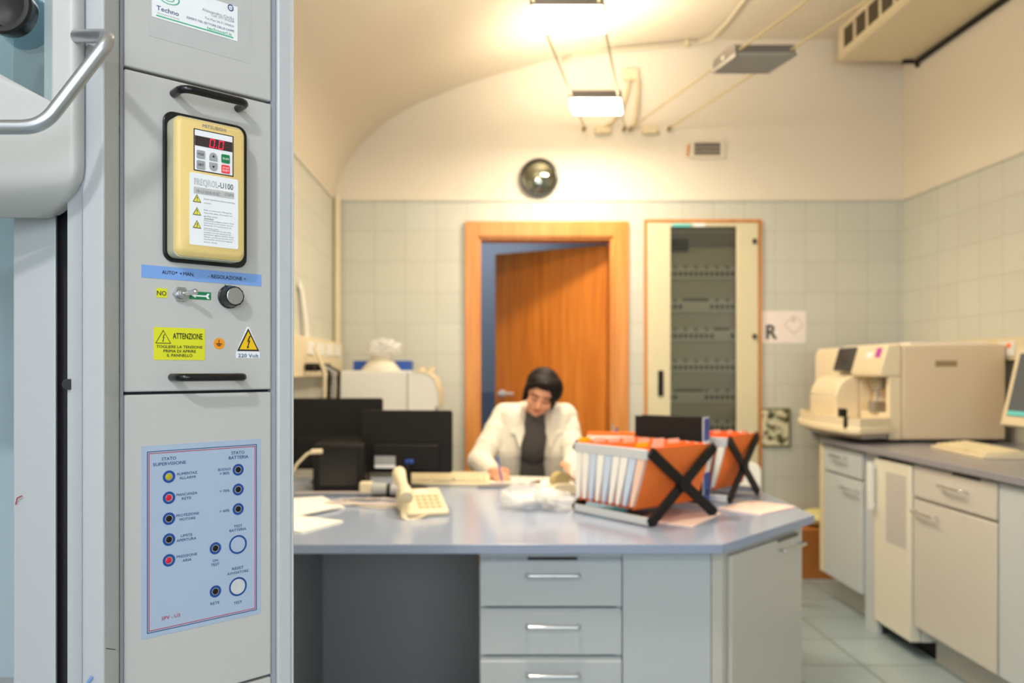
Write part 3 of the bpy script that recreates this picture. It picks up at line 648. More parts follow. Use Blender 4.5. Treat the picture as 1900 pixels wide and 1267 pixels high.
# ------------------------------------------------------------------ right-hand units
CXF = 1.86
cw = MB().prism([(CXF, 1.2), (CXF, 4.40), (2.12, 4.72), (2.12, YB-.01), (XR-.005, YB-.01), (XR-.005, 1.2)], .872, .9).build('wall_worktop', M['worktop2'], bevel=.002)
tag(cw, 'grey worktop running along the right wall under the beige analyser', 'worktop')
GU = 'base units under the right worktop'
def unit(y0, y1, label, hd=None, door=True):
    u = thing('base_cabinet', label, 'cabinet', (0, 0, 0), 0, GU)
    MB().box(1.905, XR-.02, y0+.002, y1-.002, .15, .868).box(1.985, XR-.02, y0+.002, y1-.002, 0, .15).build('carcass', M['laminate_warm'], u)
    return u
def pull(parent, y0, y1, z, X=1.885):
    MB().tube(arc3([(X, y0, z), (X-.028, y0, z), (X-.028, y1, z), (X, y1, z)], .006, 4), .005, 12).build('handle', M['chrome'], parent)
u = unit(2.92, 3.49, 'grey base cabinet with one drawer over a door, in front of the white fridge')
dr = MB().prismx([(2.925, .722), (2.925, .86), (3.485, .86), (3.485, .722)], 1.885, 1.904).build('drawer', M['laminate_warm'], u, bevel=.003); pull(dr, 3.10, 3.26, .80)
MB().box(1.884, 1.892, 3.02, 3.2, .852, .862).build('finger_slot', M['dark'], dr)
do = MB().box(1.885, 1.904, 2.925, 3.485, .155, .708).build('cabinet_door', M['laminate_warm'], u, bevel=.003); pull(do, 3.30, 3.46, .662)
u = unit(2.2, 2.92, 'grey base cabinet with a plain panel at the right edge of the photo')
MB().box(1.887, 1.904, 2.21, 2.913, .155, .862).build('plain_panel', M['laminate'], u, bevel=.002)
u = unit(3.96, 4.46, 'grey base cabinet with drawer and door at the far end of the worktop')
dr = MB().box(1.885, 1.904, 3.965, 4.40, .725, .86).build('drawer', M['laminate'], u, bevel=.003); pull(dr, 4.12, 4.28, .815)
do = MB().box(1.885, 1.904, 3.965, 4.40, .155, .712).build('cabinet_door', M['laminate'], u, bevel=.003); pull(do, 4.0, 4.16, .665)
MB().box(1.886, 1.904, 4.405, 4.458, .155, .86).build('filler_strip', M['cream'], u)
MB().box(1.90, 1.92, 3.835, 3.957, 0, .868).build('filler_panel', M['laminate'], u)
fr = thing('under_counter_fridge', 'white under-counter fridge with a notice between the grey base cabinets', 'fridge', (0, 0, 0))
MB().box(1.99, 2.5, 3.51, 3.82, 0, .075).build('plinth', M['blackmatt'], fr)
MB().box(1.93, 2.5, 3.50, 3.825, .075, .85).build('fridge_body', M['white'], fr, bevel=.004)
dof = MB().box(1.878, 1.928, 3.50, 3.825, .075, .85).build('fridge_door', mat('fridge_white', '#dcd8c8', .35), fr, bevel=.006)
MB().box(1.868, 1.8785, 3.808, 3.822, .62, .635).box(1.868, 1.8785, 3.808, 3.822, .80, .815).box(1.845, 1.869, 3.804, 3.824, .605, .83).build('fridge_handle', M['white'], dof, bevel=.003)
MB().box(1.8765, 1.878, 3.535, 3.71, .475, .80).build('notice', mat('grey_notice', '#bdb9b4', .6, var=.12, scale=40), dof, label='grey printed notice sheet')

# analyser
an = thing('blood_analyser', 'large beige laboratory analyser with dark screen on the right worktop', 'analyser', (0, 0, 0))
BY = 4.05
MB().box(2.13, 2.66, BY, 4.98, .915, 1.40).build('body', M['machine'], an, bevel=.012, seg=3)
MB().prismy([(2.065, .915), (2.128, .915), (2.128, 1.40), (2.085, 1.40), (2.065, 1.36)], 4.36, 4.95).prismy([(2.065, .915), (2.128, .915), (2.128, 1.40), (2.085, 1.40), (2.065, 1.36)], BY, 4.085).box(2.065, 2.128, 4.085, 4.36, .915, 1.05).build('front_housing', M['machine_l'], an, bevel=.006)
MB().box(2.14, 2.18, BY+.03, BY+.08, .9, .916).box(2.6, 2.64, BY+.03, BY+.08, .9, .916).box(2.15, 2.19, 4.9, 4.94, .9, .916).box(2.6, 2.64, 4.9, 4.94, .9, .916).build('feet', M['blackmatt'], an)
MB().box(2.30, 2.41, BY-.002, BY+.01, 1.288, 1.318).build('vent_slot', mat('vent_brown', '#9c8763', .6), an)
hd = MB().prismy([(2.127, 1.405), (2.055, 1.40), (2.015, 1.262), (2.02, 1.235), (2.127, 1.235)], 4.045, 4.365).build('head_cover', M['machine_l'], an, bevel=.010, seg=3)
MB().prismy([(2.064, 1.398), (2.055, 1.392), (2.020, 1.27), (2.030, 1.262), (2.064, 1.262)], 4.37, 4.60).build('screen', M['screen2'], an, label='dark sloping display screen', bevel=.004)
MB().prismy([(2.0515, 1.385), (2.0495, 1.385), (2.0355, 1.335), (2.0375, 1.335)], 4.085, 4.14).build('sticker', M['magenta'], an, label='magenta sticker')
MB().prismy([(2.0455, 1.365), (2.0435, 1.365), (2.0355, 1.335), (2.0375, 1.335)], 4.17, 4.235).build('sticker', M['card'], an, label='white sticker')
MB().box(2.07, 2.12, 4.15, 4.26, 1.17, 1.235).build('needle_guard', mat('needle_grey', '#a49a86', .3, .4), an, bevel=.003)
MB().cyl((2.08, 4.2, 1.17), (2.08, 4.2, 1.10), .007).box(2.05, 2.11, 4.16, 4.24, 1.05, 1.105).build('sampling_needle', M['steel'], an)
hump = [(2.064, 1.0), (1.93, 1.0), (1.93, 1.12)]+[(1.93+.11*(1-math.cos(a)), 1.12+.12*math.sin(a)) for a in [k/8*PI/2 for k in range(9)]]+[(2.064, 1.24)]
MB().prismy(hump, 4.36, 4.70).build('sample_hump', M['machine_l'], an, bevel=.012, seg=3, label='rounded hump housing the sample drum')
# tray
tr = MB().prism([(2.05, 4.0), (1.86, 3.93), (1.815, 3.97), (1.80, 4.3), (1.83, 4.62), (1.92, 4.85), (2.05, 4.9)], .95, .985).build('sample_tray', M['machine_l'], an, bevel=.008, seg=3, label='beige tray that overhangs the worktop')
mb = MB(); rim = [(2.05, 4.005), (1.865, 3.94), (1.825, 3.975), (1.81, 4.3), (1.84, 4.61), (1.925, 4.84), (2.05, 4.89)]
inn = [(2.05, 4.03), (1.875, 3.965), (1.845, 3.99), (1.83, 4.3), (1.86, 4.60), (1.935, 4.815), (2.05, 4.865)]
for (a, b), (c, d) in zip(zip(rim, rim[1:]), zip(inn, inn[1:])): mb.prism([a, b, d, c], .984, 1.03)
mb.build('tray_rim', M['machine_l'], tr)
MB().prism([(2.05, 4.05), (1.90, 3.99), (1.86, 4.3), (1.9, 4.7), (2.05, 4.85)], .925, .951).build('tray_base', mat('tray_underside', '#bdb3a4', .5), tr)
MB().box(1.86, 1.885, 4.12, 4.17, .985, 1.07).box(1.81, 1.84, 3.985, 4.0, .98, 1.033).build('rack_stop', M['blackmatt'], tr)
mc = MB().box(2.2, 2.6, BY+.05, 4.85, 1.402, 1.412).build('laid_folder', M['paper']); tag(mc, 'thin pale folder lying on top of the beige analyser', 'folder')

# terminal and keyboard
cr = thing('crt_monitor', 'cream computer monitor on the right worktop, tilted back, cut by the photo edge', 'monitor', (2.38, 3.20, .9), 0)
tilt = math.radians(13)
def T(x, y, z): return (x*math.cos(tilt)+z*math.sin(tilt), y, z*math.cos(tilt)-x*math.sin(tilt)+.12)
def tprism(mb, x0, x1, y0, y1, z0, z1, s=1):
    ym = (y0+y1)/2; zm = (z0+z1)/2
    mb.loft([[T(x0, y0, z0), T(x0, y1, z0), T(x0, y1, z1), T(x0, y0, z1)], [T(x1, ym+(y0-ym)*s, zm+(z0-zm)*s), T(x1, ym+(y1-ym)*s, zm+(z0-zm)*s), T(x1, ym+(y1-ym)*s, zm+(z1-zm)*s), T(x1, ym+(y0-ym)*s, zm+(z1-zm)*s)]]); return mb
case = tprism(tprism(MB(), 0, .05, .0, .47, 0, .37), .05, .22, .02, .45, .01, .35, .8).build('monitor_case', M['cream'], cr, bevel=.008, seg=3)
tprism(MB(), -.003, .004, .035, .435, .045, .335).build('screen', M['screen'], cr, label='dark grey lit screen')
tprism(MB(), -.005, .0, .04, .43, .048, .068).build('status_bar', M['teal'], cr, label='teal bar along the bottom of the screen')
MB().cyl((.08, .235, 0), (.08, .235, .02), .10, .10, 28).cyl((.08, .235, .02), (.08, .235, .11), .05, .045, 20).build('stand', M['blackmatt'], cr)
kb = thing('keyboard', 'cream keyboard on the right worktop before the cream monitor', 'keyboard', (2.08, 3.32, .9), math.radians(-6), 'cream keyboards')
MB().prismy([(0, 0), (0, .014), (.17, .034), (.18, .030), (.18, 0)], 0, .47).build('keyboard_case', M['cream'], kb, bevel=.003)
mb = MB()
for r in range(5):
    for k in range(18):
        if r == 0 and 5 < k < 11 and k != 6: continue
        x = .02+r*.028; y = .015+k*.0248; zz = .016+x*.118; mb.box(x, x+.022, y, y+(.02 if not (r == 0 and k == 5) else .14), zz, zz+.008)
mb.build('keys', mat('key_cream', '#e8dcb8', .5), kb, bevel=.001)
# cardboard box and yellow bag at the far wall
bx = thing('cardboard_box', 'brown cardboard box on the floor against the back wall', 'box', (2.12, 4.98, 0))
MB().box(-.19, .17, -.14, .16, 0, .30).build('box_body', M['cardbrown'], bx, bevel=.003)
yb = MB().sphere((1.99+.10, 4.96, .355), (.11, .11, .054), 20, 10).build('yellow_bag', mat('pale_yellow_film', '#d9d08a', .4, bump=.5)); tag(yb, 'pale yellow bag on top of the brown cardboard box', 'bag')

# wall trunking on the right wall
tk = thing('socket_trunking', 'cream socket trunking on the right wall above the analyser', 'trunking', (0, 0, 0), 0, 'cream socket trunkings')
MB().box(2.672, XR, 2.3, 5.02, 1.32, 1.435).build('trunking_body', M['cream'], tk, bevel=.004)
for y in (3.05, 3.35, 3.65, 4.0): 
    fp = MB().box(2.664, 2.673, y, y+.12, 1.34, 1.415).build('socket_plate', M['white'], tk, bevel=.002)
    MB().box(2.660, 2.6645, y+.02, y+.05, 1.385, 1.405).build('switch_rocker', M['orange'], fp, label='orange rocker')
MB().tube([(2.665, 3.74, 1.36), (2.63, 3.74, 1.30), (2.62, 3.72, 1.1), (2.60, 3.70, .92)], .006).build('plug_lead', M['white'], tk)

# ------------------------------------------------------------------ back wall fittings
ec = thing('electrical_cabinet', 'tall cream electrical cabinet with a glass door in the back wall', 'electrical cabinet', (0, YB, 0))
mb = MB(); mb.box(EX0-.018, EX0-.001, -.02, 0, EZ0, EZ1+.018).box(EX1+.001, EX1+.018, -.02, 0, EZ0, EZ1+.018).box(EX0-.001, EX1+.001, -.02, 0, EZ1+.001, EZ1+.018); mb.build('wood_surround', M['wood_trim'], ec)
mb = MB(); mb.box(EX0+.002, EX0+.012, .0, .19, EZ0, EZ1-.002).box(EX1-.012, EX1-.002, .0, .19, EZ0, EZ1-.002).box(EX0+.012, EX1-.012, .17, .19, EZ0, EZ1-.002).box(EX0+.012, EX1-.012, 0, .17, EZ0, EZ0+.01).box(EX0+.012, EX1-.012, 0, .17, EZ1-.012, EZ1-.002)
mb.build('cabinet_case', M['cream'], ec)
GX0, GX1 = (1243-CX)*.0035, (1365-CX)*.0035
mb = MB(); mb.box(EX0+.004, GX0, -.022, -.002, EZ0, EZ1-.004).box(GX1, EX1-.004, -.022, -.002, EZ0, EZ1-.004).box(GX0, GX1, -.022, -.002, EZ0, EZ0+.06).box(GX0, GX1, -.022, -.002, EZ1-.03, EZ1-.004)
edr = mb.build('cabinet_door', mat('cabinet_cream', '#d9d0b0', .4), ec, bevel=.004)
MB().box(GX0, GX1, -.014, -.009, EZ0+.06, EZ1-.03).build('glass_pane', M['cglass'], edr, smooth=False)
MB().box(1.135, 1.17, -.032, -.0215, 1.10, 1.265).build('door_handle', M['blackmatt'], edr, bevel=.004)
for z in (2.10, 1.485): MB().cyl((EX1-.03, -.023, z-.015), (EX1-.03, -.023, z+.015), .012).build('hinge', M['blackmatt'], edr)
MB().box(GX0+.01, GX0+.13, -.0235, -.0215, EZ1-.030, EZ1-.012).build('door_label', M['teal'], edr); MB().box(GX0+.15, GX0+.22, -.0235, -.0215, EZ1-.030, EZ1-.010).build('door_label', M['card'], edr)
bpn = MB().box(EX0+.014, EX1-.014, .035, .045, EZ0+.012, EZ1-.014).build('mounting_plate', mat('mount_grey', '#a8a491', .5), ec)
rz_ = [1.905, 1.69, 1.50, 1.295, 1.10, .9, .7, .5]
for i, z in enumerate(rz_):
    rw = MB().box(GX0-.02, GX1+.02, .02, .035, z-.048, z+.040).build('breaker_row', mat('breaker_grey', '#bab7a8', .5), ec, bevel=.002)
    mb = MB(); skip = [None, (3, 8), (9, 12), None, (2, 7), None, (4, 6), None][i]
    for k in range(13):
        x = GX0-.005+k*.034
        if skip and skip[0] <= k < skip[1]: 
            mb.box(x-.012, x+.022, .016, .0205, z+.028, z+.042); continue
        mb.box(x, x+.019, .012, .0205, z-.022, z+.002)
        if k % 2: mb.box(x, x+.018, .014, .0205, z+.026, z+.040)
    mb.build('toggles', mat('toggle_dark', '#3a3836', .5), rw)
MB().box(GX0-.02, GX1+.02, .01, .036, 2.075, 2.16).build('cable_duct', mat('duct_grey', '#77746d', .5), ec)
MB().box(GX0, GX0+.12, .006, .0105, 2.04, 2.12).build('main_switch', M['dark'], ec)
# R sign
sg = thing('wall_sign', 'white paper sign with a large R and a faint diamond on the back wall', 'sign', (0, YB, 0))
MB().box((1410-CX)*.0035, (1495-CX)*.0035, -.002, 0, EYE+(HY-636)*.0035, EYE+(HY-577)*.0035).build('sheet', mat('pinkish_white_paper', '#f0e6e2', .6), sg, smooth=False)
mb = MB(); add_text(mb, 'R', 1.845, 1.91, EYE+(HY-629)*.0035, .093, -.003, .03); sx, sz, sr = 2.02, EYE+(HY-602)*.0035, .062
mb.mi = 1
for a, b in (((0, sr), (sr, 0)), ((sr, 0), (0, -sr)), ((0, -sr), (-sr, 0)), ((-sr, 0), (0, sr))):
    mb.cyl((sx+a[0], -.003, sz+a[1]), (sx+b[0], -.003, sz+b[1]), .0022, n=6)
mb.box(sx-.01, sx+.01, -.003, -.0021, sz+.02, sz+.04)
mb.build('lettering', [M['ink'], mat('pale_red_ink', '#cdb4b0', .6)], sg, smooth=False)
# framed picture
pc = thing('framed_picture', 'small dark framed picture with pale blotches below the R sign', 'picture', (0, YB, 0))
a0, a1, c0_, c1_ = (1409-CX)*.0035, (1465-CX)*.0035, EYE+(HY-829)*.0035, EYE+(HY-757)*.0035
MB().box(a0, a1, -.014, 0, c0_, c1_).build('picture_frame', mat('green_brown_frame', '#6e6a48', .5), pc, bevel=.002)
mP, nt, b_ = base('blotchy_print'); tc = nt.nodes.new('ShaderNodeTexCoord'); nz = nt.nodes.new('ShaderNodeTexNoise'); nz.inputs['Scale'].default_value = 24
rp = nt.nodes.new('ShaderNodeValToRGB'); rp.color_ramp.elements[0].position = .42; rp.color_ramp.elements[0].color = lin('#4d4b2a'); rp.color_ramp.elements[1].position = .56; rp.color_ramp.elements[1].color = lin('#d8d2b4')
nt.links.new(tc.outputs['Object'], nz.inputs['Vector']); nt.links.new(nz.outputs['Fac'], rp.inputs[0]); nt.links.new(rp.outputs[0], b_.inputs['Base Color'])
MB().box(a0+.012, a1-.012, -.0155, -.0135, c0_+.012, c1_-.012).build('print', mP, pc, smooth=False)
# round convex mirror
cm_ = thing('round_wall_fixture', 'round glossy dome with a dark rim on the wall above the door', 'wall mirror', ((1000-CX)*.0035, YB, EYE+(HY-331)*.0035))
rings = []
for y_, r_ in ((0, .124), (-.03, .126), (-.042, .122), (-.044, .112), (-.03, .108), (-.0, .10)): rings.append([(r_*math.cos(k*2*PI/48), y_, r_*math.sin(k*2*PI/48)) for k in range(48)])
MB().loft(rings).build('rim', mat('rim_gunmetal', '#4a4a4c', .3, .5), cm_)
mb = MB(); rings = []
for k in range(9): a = k/8*.92; rings.append([(.118*math.sin(max(a, .01))/math.sin(.92)*math.cos(j*2*PI/48)*.93, -.030-.055*(math.cos(a)-math.cos(.92))/(1-math.cos(.92))*.6, .118*math.sin(max(a, .01))/math.sin(.92)*math.sin(j*2*PI/48)*.93) for j in range(48)])
mb.loft(rings); mb.build('dome', mat('dome_mirror', '#8f9080', .07, .95, var=.25, scale=10), cm_)
# vent grille
vg = thing('vent_grille', 'small white ventilation grille high on the back wall', 'vent', ((1312-CX)*.0035, YB, EYE+(HY-277)*.0035))
mb = MB(); mb.box(-.115, -.085, -.012, 0, -.06, .06).box(.085, .115, -.012, 0, -.06, .06).box(-.085, .085, -.012, 0, .04, .06).box(-.085, .085, -.012, 0, -.06, -.04)
for k in range(8): x = -.085+k*.0243; mb.box(x-.0018, x+.0018, -.008, -.002, -.04, .04)
for z in (-.014, .014): mb.box(-.085, .085, -.008, -.002, z-.0018, z+.0018)
mb.build('grille_frame', M['plaster'], vg, bevel=.001); MB().box(-.088, .088, -.002, .0, -.042, .042).build('vent_opening', M['dark'], vg)
tag(MB().tube([((1275-CX)*.0035, YB-.004, EYE+(HY-290)*.0035), ((1278-CX)*.0035, YB-.004, EYE+(HY-268)*.0035)], .008).build('wall_stain', M['wood_trim']), 'short orange cable stub beside the ventilation grille', 'cable')
# conduit on the ceiling
cd = thing('ceiling_conduit', 'thin pale conduit bending across the back of the ceiling', 'conduit', (0, 0, 0))
ps = []
def wpt(px, py, off=.02): return Vector(((px-CX)*.0035, YB-off, EYE+(HY-py)*.0035))
ps = [wpt(1043, 118), wpt(1065, 105), wpt(1100, 98), wpt(1180, 92), wpt(1270, 83), wpt(1295, 80)]
q5 = ps[-1]; ps += [Vector((q5.x+.05, q5.y-.10, 3.37)), Vector((1.49, 4.85, 3.385)), Vector((1.50, 4.3, 3.385)), Vector((1.5, 3.0, 3.385))]
MB().tube(ps, .011, 10).build('conduit_pipe', mat('conduit_grey', '#cfc6b0', .5), cd)
for px, py in ((1098, 98), (1272, 83)): v = wpt(px, py); MB().box(v.x-.012, v.x+.012, v.y-.014, YB, v.z-.022, v.z+.022).build('clip', M['cream'], cd)
# junction box, spiral leads, wire anchors, transformers
jb = thing('junction_box', 'cream junction box with two hanging spiral leads above the wire anchors', 'junction box', (0, 0, 0))
v = wpt(1168, 141, 0); MB().box(v.x-.05, v.x+.05, YB-.04, YB, v.z-.035, v.z+.035).build('box_body', M['cream'], jb, bevel=.004)
def spiral(a, b, c, r=.011, turns=26):
    out = []
    for k in range(turns*8):
        t_ = k/(turns*8-1); p = a*(1-t_)**2+b*2*t_*(1-t_)+c*t_*t_; an_ = k*PI/4
        out.append(p+Vector((r*math.cos(an_), r*math.sin(an_), 0)))
    return out
MB().tube(spiral(wpt(1182, 150, .03), wpt(1182, 205, .04), wpt(1174, 236, .03)), .005, 6).build('spiral_lead', M['cream'], jb)
MB().tube(spiral(wpt(1166, 150, .03), wpt(1158, 215, .04), wpt(1124, 236, .03)), .005, 6).build('spiral_lead', M['cream'], jb)
for px, lb in ((1118, 'left transformer puck'), (1205, 'right transformer puck')):
    v = wpt(px, 242, 0); tag(MB().box(v.x-.055, v.x+.055, YB-.035, YB, v.z-.03, v.z+.02).build('lamp_transformer', M['cream'], bevel=.012), 'cream lamp transformer under the wire anchors, '+('below the left pair of wires' if px < 1150 else 'below the right pair of wires'), 'transformer', 'lamp transformers')
anch = [(1083, 241), (1157, 241), (1169, 241), (1240, 241)]
for k, (px, py) in enumerate(anch):
    v = wpt(px, py, 0)
    tag(MB().cyl((v.x, YB, v.z), (v.x, YB-.045, v.z), .011).sphere((v.x, YB-.045, v.z), .013, 12, 8).build('wire_anchor', mat('brass_anchor', '#8a7a4c', .4, .5)), 'small brass wire anchor on the back wall, %s of the four' % ['leftmost', 'second from left', 'third from left', 'rightmost'][k], 'wire anchor', 'wire anchors')
# tensioned wires
mw = mat('wire_cream', '#c8b88a', .45)
WA = wpt(*anch[0], .045); WB = wpt(*anch[1], .045); WC = wpt(*anch[2], .045); WD = wpt(*anch[3], .045)
dl = Vector((.272-.66, 3.44-5.14, 2.735-2.827))/(5.14-3.44); dr_ = Vector(((1502-CX)*3.29/F-.962, -(5.14-3.29), 2.80-2.827))/(5.14-3.29)
ends = []
for A_, dv, nm in ((WA, dl, 'left wire of the left lamp pair'), (WB, dl, 'right wire of the left lamp pair'), (WC, dr_, 'left wire of the right lamp pair'), (WD, dr_, 'right wire of the right lamp pair')):
    L0 = 3.4 if dv.x < 0 else 3.2
    E = A_+dv*L0
    tag(MB().tube([A_, E], .0058, 8).build('cable_wire', mw), 'tensioned cream '+nm, 'wire', 'tensioned lamp wires')
    ends.append(E)
MB_ = None
# cable lamps
def cable_lamp(c, sk, label, lit, group='lit cable lamps'):
    t = thing('cable_lamp', label, 'lamp', c, 0, group)
    hw = .145
    def sb(mb, name, m_, **kw):
        for v in mb.bm.verts: v.co.x -= sk*v.co.y
        return mb.build(name, m_, t, **kw)
    sb(MB().prismx([(-.108, .040), (-.09, .050), (-.03, .056), (.03, .056), (.09, .050), (.108, .040), (.108, .0), (-.108, .0)], -hw, hw), 'lamp_housing', M['reflector'], bevel=.003)
    if lit:
        sb(MB().prismx([(-.104, -.001), (.104, -.001), (.100, -.016), (.075, -.036), (-.075, -.036), (-.100, -.016)], -hw+.004, hw-.004), 'diffuser', M['lampglow'], bevel=.016, seg=4, label='glowing white diffuser')
        l = bpy.data.lights.new('lamp_light', 'AREA'); l.shape = 'RECTANGLE'; l.size = .28; l.size_y = .2; l.energy = LAMP_POWER; l.color = WARM
        o = bpy.data.objects.new('lamp_light', l); link(o, t); o.location = (0, 0, -.055)
        l2 = bpy.data.lights.new('lamp_uplight', 'AREA'); l2.shape = 'RECTANGLE'; l2.size = .28; l2.size_y = .15; l2.energy = LAMP_POWER*.62; l2.color = WARM
        o = bpy.data.objects.new('lamp_uplight', l2); link(o, t); o.location = (0, 0, .07); o.rotation_euler = (PI, 0, 0)
    else:
        mb = MB()
        for k in range(12): y = -.10+k*.018; mb.box(-hw+.006, hw-.006, y-.0015, y+.0015, -.012, .004)
        sb(mb, 'louvre', mat('louvre_grey', '#d0ccc4', .4, .2), label='grey unlit louvre')
        sb(MB().box(-hw, -hw+.006, -.115, .115, -.014, .004).box(hw-.006, hw, -.115, .115, -.014, .004).box(-hw, hw, -.115, -.110, -.014, .004).box(-hw, hw, .11, .115, -.014, .004), 'louvre_frame', M['steel'])
        sb(MB().box(-hw+.006, hw-.006, -.11, .11, .0, .004), 'reflector_plate', mat('reflector_pale', '#e2ded6', .4))
    sb(MB().cyl((-hw-.004, 0, .02), (-hw+.01, 0, .02), .012).cyl((hw-.01, 0, .02), (hw+.004, 0, .02), .012), 'wire_clamp', M['chrome'])
    return t
midL = lambda s: (WA+WB)/2+dl*s; midR = lambda s: (WC+WD)/2+dr_*s
cable_lamp(midL(.62)-Vector((0, 0, .02)), dl.x, 'lit cable lamp nearer the back wall, the smaller glowing one', True)
cable_lamp(midL(1.90)-Vector((0, 0, .02)), dl.x, 'lit cable lamp nearest the viewer at the top edge of the photo', True)
cable_lamp(midL(3.15)-Vector((0, 0, .02)), dl.x, 'added lit cable lamp overhead, out of view', True)  # extra lamp added out of view to light the front of the bench
cable_lamp(midR(1.2)-Vector((0, 0, .02)), dr_.x, 'unlit grey cable lamp hanging on the right pair of wires', False, group='unlit cable lamps')
cl = thing('ceiling_lamp', 'round ceiling lamp above and behind the viewer, outside the photo', 'lamp', (-.52, -.75, 0))
zc_ = vault_z(-.52)
MB().cyl((0, 0, zc_-.32), (0, 0, zc_+.02), .02).cyl((0, 0, zc_-.34), (0, 0, zc_-.30), .17, .12, 32).build('lamp_body', M['white'], cl)
MB().cyl((0, 0, zc_-.352), (0, 0, zc_-.34), .15, .16, 32).build('diffuser', mat('cool_diffuser', '#f4f8ff', .4, emit=6, var=0), cl)
l = bpy.data.lights.new('lamp_light', 'AREA'); l.shape = 'DISK'; l.size = .16; l.energy = 21; l.color = (.96, .97, 1)
o = bpy.data.objects.new('lamp_light', l); link(o, cl); o.location = (0, 0, zc_-.36); o.rotation_euler = (math.radians(38), 0, 0)
# near end bracket of the wires
for Es, lb in (((ends[0], ends[1]), 'left'), ((ends[2], ends[3]), 'right')):
    a_, b2 = Es; tag(MB().cyl(a_-Vector((.03, 0, 0)), b2+Vector((.03, 0, 0)), .009).cyl((a_+b2)/2, ((a_+b2)/2).xy.to_3d()+Vector((0, 0, vault_z(((a_+b2)/2).x)+.02)), .009).build('wire_bracket', M['steel']), 'steel bracket hanging the near end of the %s pair of wires' % lb, 'bracket', 'wire brackets')
# fan coil unit on the right wall
fc = thing('fan_coil_unit', 'cream air conditioning unit hung under the ceiling on the right wall', 'air conditioner', (0, 0, 0))
FX, FZ = 2.235, 3.21
MB().box(FX+.004, XR, 2.6, 5.02, FZ, 3.425).build('unit_case', M['cream'], fc, bevel=.01, seg=3)
mb = MB(); mb.box(FX-.004, FX+.006, 2.62, 5.0, FZ+.012, FZ+.045).box(FX-.004, FX+.006, 2.62, 5.0, 3.375, 3.405)
gy = 4.93
slots = []
mb.box(FX-.004, FX+.006, 4.93, 5.0, FZ+.045, 3.375)
while gy > 2.8: mb.box(FX-.004, FX+.006, gy-.155, gy-.13, FZ+.045, 3.375); gy -= .155
mb.build('grille_surround', M['cream'], fc, bevel=.002)
mb = MB(); k = 0
y = 2.66
while y < 4.93: mb.box(FX-.001, FX+.004, y, y+.008, FZ+.045, 3.375); y += .02
mb.build('grille_louvres', mat('grille_brown', '#6e6046', .6), fc); MB().box(FX+.002, FX+.0045, 2.64, 4.94, FZ+.04, 3.38).build('grille_recess', M['dark'], fc)
cp = thing('coolant_pipe', 'dark insulated pipe along the right wall under the air conditioning unit', 'pipe', (0, 0, 0))
MB().tube([(XR-.02, 4.98, FZ-.02), (XR-.018, 4.0, FZ-.018), (XR-.018, 2.6, FZ-.018)], .014).build('pipe_run', M['blackmatt'], cp)
MB().tube([(XR-.10, 4.99, FZ-.014), (XR-.05, 4.985, FZ-.015), (XR-.02, 4.98, FZ-.02), (XR-.02, 4.97, FZ-.05)], .012).build('pipe_elbow', M['blackmatt'], cp)
# ------------------------------------------------------------------ left wall
lc = thing('wall_pipe', 'thin cream pipe rising in the left back corner', 'pipe', (0, 0, 0))
MB().cyl((-.935, 5.13, .1), (-.935, 5.13, 2.38), .02).build('pipe', M['cream'], lc); 
lt = thing('socket_trunking', 'cream socket trunking with plugged cables on the left wall', 'trunking', (0, 0, 0), 0, 'cream socket trunkings')
MB().box(XL, XL+.07, 3.6, 5.08, 1.235, 1.44).build('trunking_body', M['cream'], lt, bevel=.005)
for y in (4.05, 4.3, 4.55, 4.8): MB().box(XL+.07, XL+.077, y, y+.16, 1.35, 1.42).build('socket_plate', M['white'], lt, bevel=.002)
for y in (4.0, 4.12, 4.25, 4.4): MB().cyl((XL+.075, y, 1.285), (XL+.12, y, 1.285), .02, n=16).build('plug', M['blackmatt'], lt)
for k, y in enumerate((4.0, 4.12, 4.25, 4.4)):
    m_ = [M['cream'], M['blackmatt'], M['keygrey'], M['blackmatt']][k]
    tag(MB().tube([(XL+.12, y, 1.285+(.1 if k == 0 else 0)), (XL+.17, y, 1.26), (XL+.16, y+.03, 1.1), (XL+.12, y+.05, .95), (XL+.06, y+.02, .82), (XL+.012, y, .80)], .010).build('power_cable', m_), ['pale cable hanging nearest from the left trunking', 'black cable hanging from the left trunking, first of two', 'grey cable hanging from the left trunking', 'black cable hanging farthest along the left trunking'][k], 'cable', 'cables hanging from the left trunking')
wr = MB().tube([(XL+.03, 4.25, 1.44), (XL+.028, 4.22, 1.55), (XL+.018, 4.16, 1.70), (XL+.012, 4.13, 1.72)], .03, 12, flat=.2).build('curved_strip', M['white']); tag(wr, 'white curved plastic strip standing on the left wall trunking', 'strip')
# side bench with white analyser
sb = thing('side_bench', 'plain white bench under the white machine in the left back corner', 'bench', (0, 0, 0))
MB().box(-.91, -.26, 4.5, 5.10, .87, .90).build('bench_top', M['white'], sb)
for x in (-.90, -.30):
    for y in (4.52, 5.05): MB().box(x, x+.03, y, y+.03, 0, .87).build('leg', M['steel'], sb)
wm = thing('benchtop_centrifuge', 'white rounded benchtop machine behind the two black monitors', 'machine', (0, 0, 0))
prof = [(-.82, .91), (-.82, 1.25), (-.80, 1.265), (-.39, 1.265), (-.32, 1.255), (-.28, 1.22), (-.255, 1.14), (-.25, .91)]
MB().prismy(prof, 4.6, 5.0).build('machine_body', M['white'], wm, bevel=.006)
MB().box(-.435, -.428, 4.596, 4.602, .92, 1.26).build('door_seam', M['keygrey'], wm)
MB().prismy([(-.405, 1.267), (-.318, 1.258), (-.272, 1.222), (-.243, 1.14), (-.243, 1.06), (-.252, 1.06), (-.252, 1.13), (-.282, 1.215), (-.322, 1.25), (-.405, 1.2595)], 4.595, 5.0).build('cream_edge', M['cream'], wm)
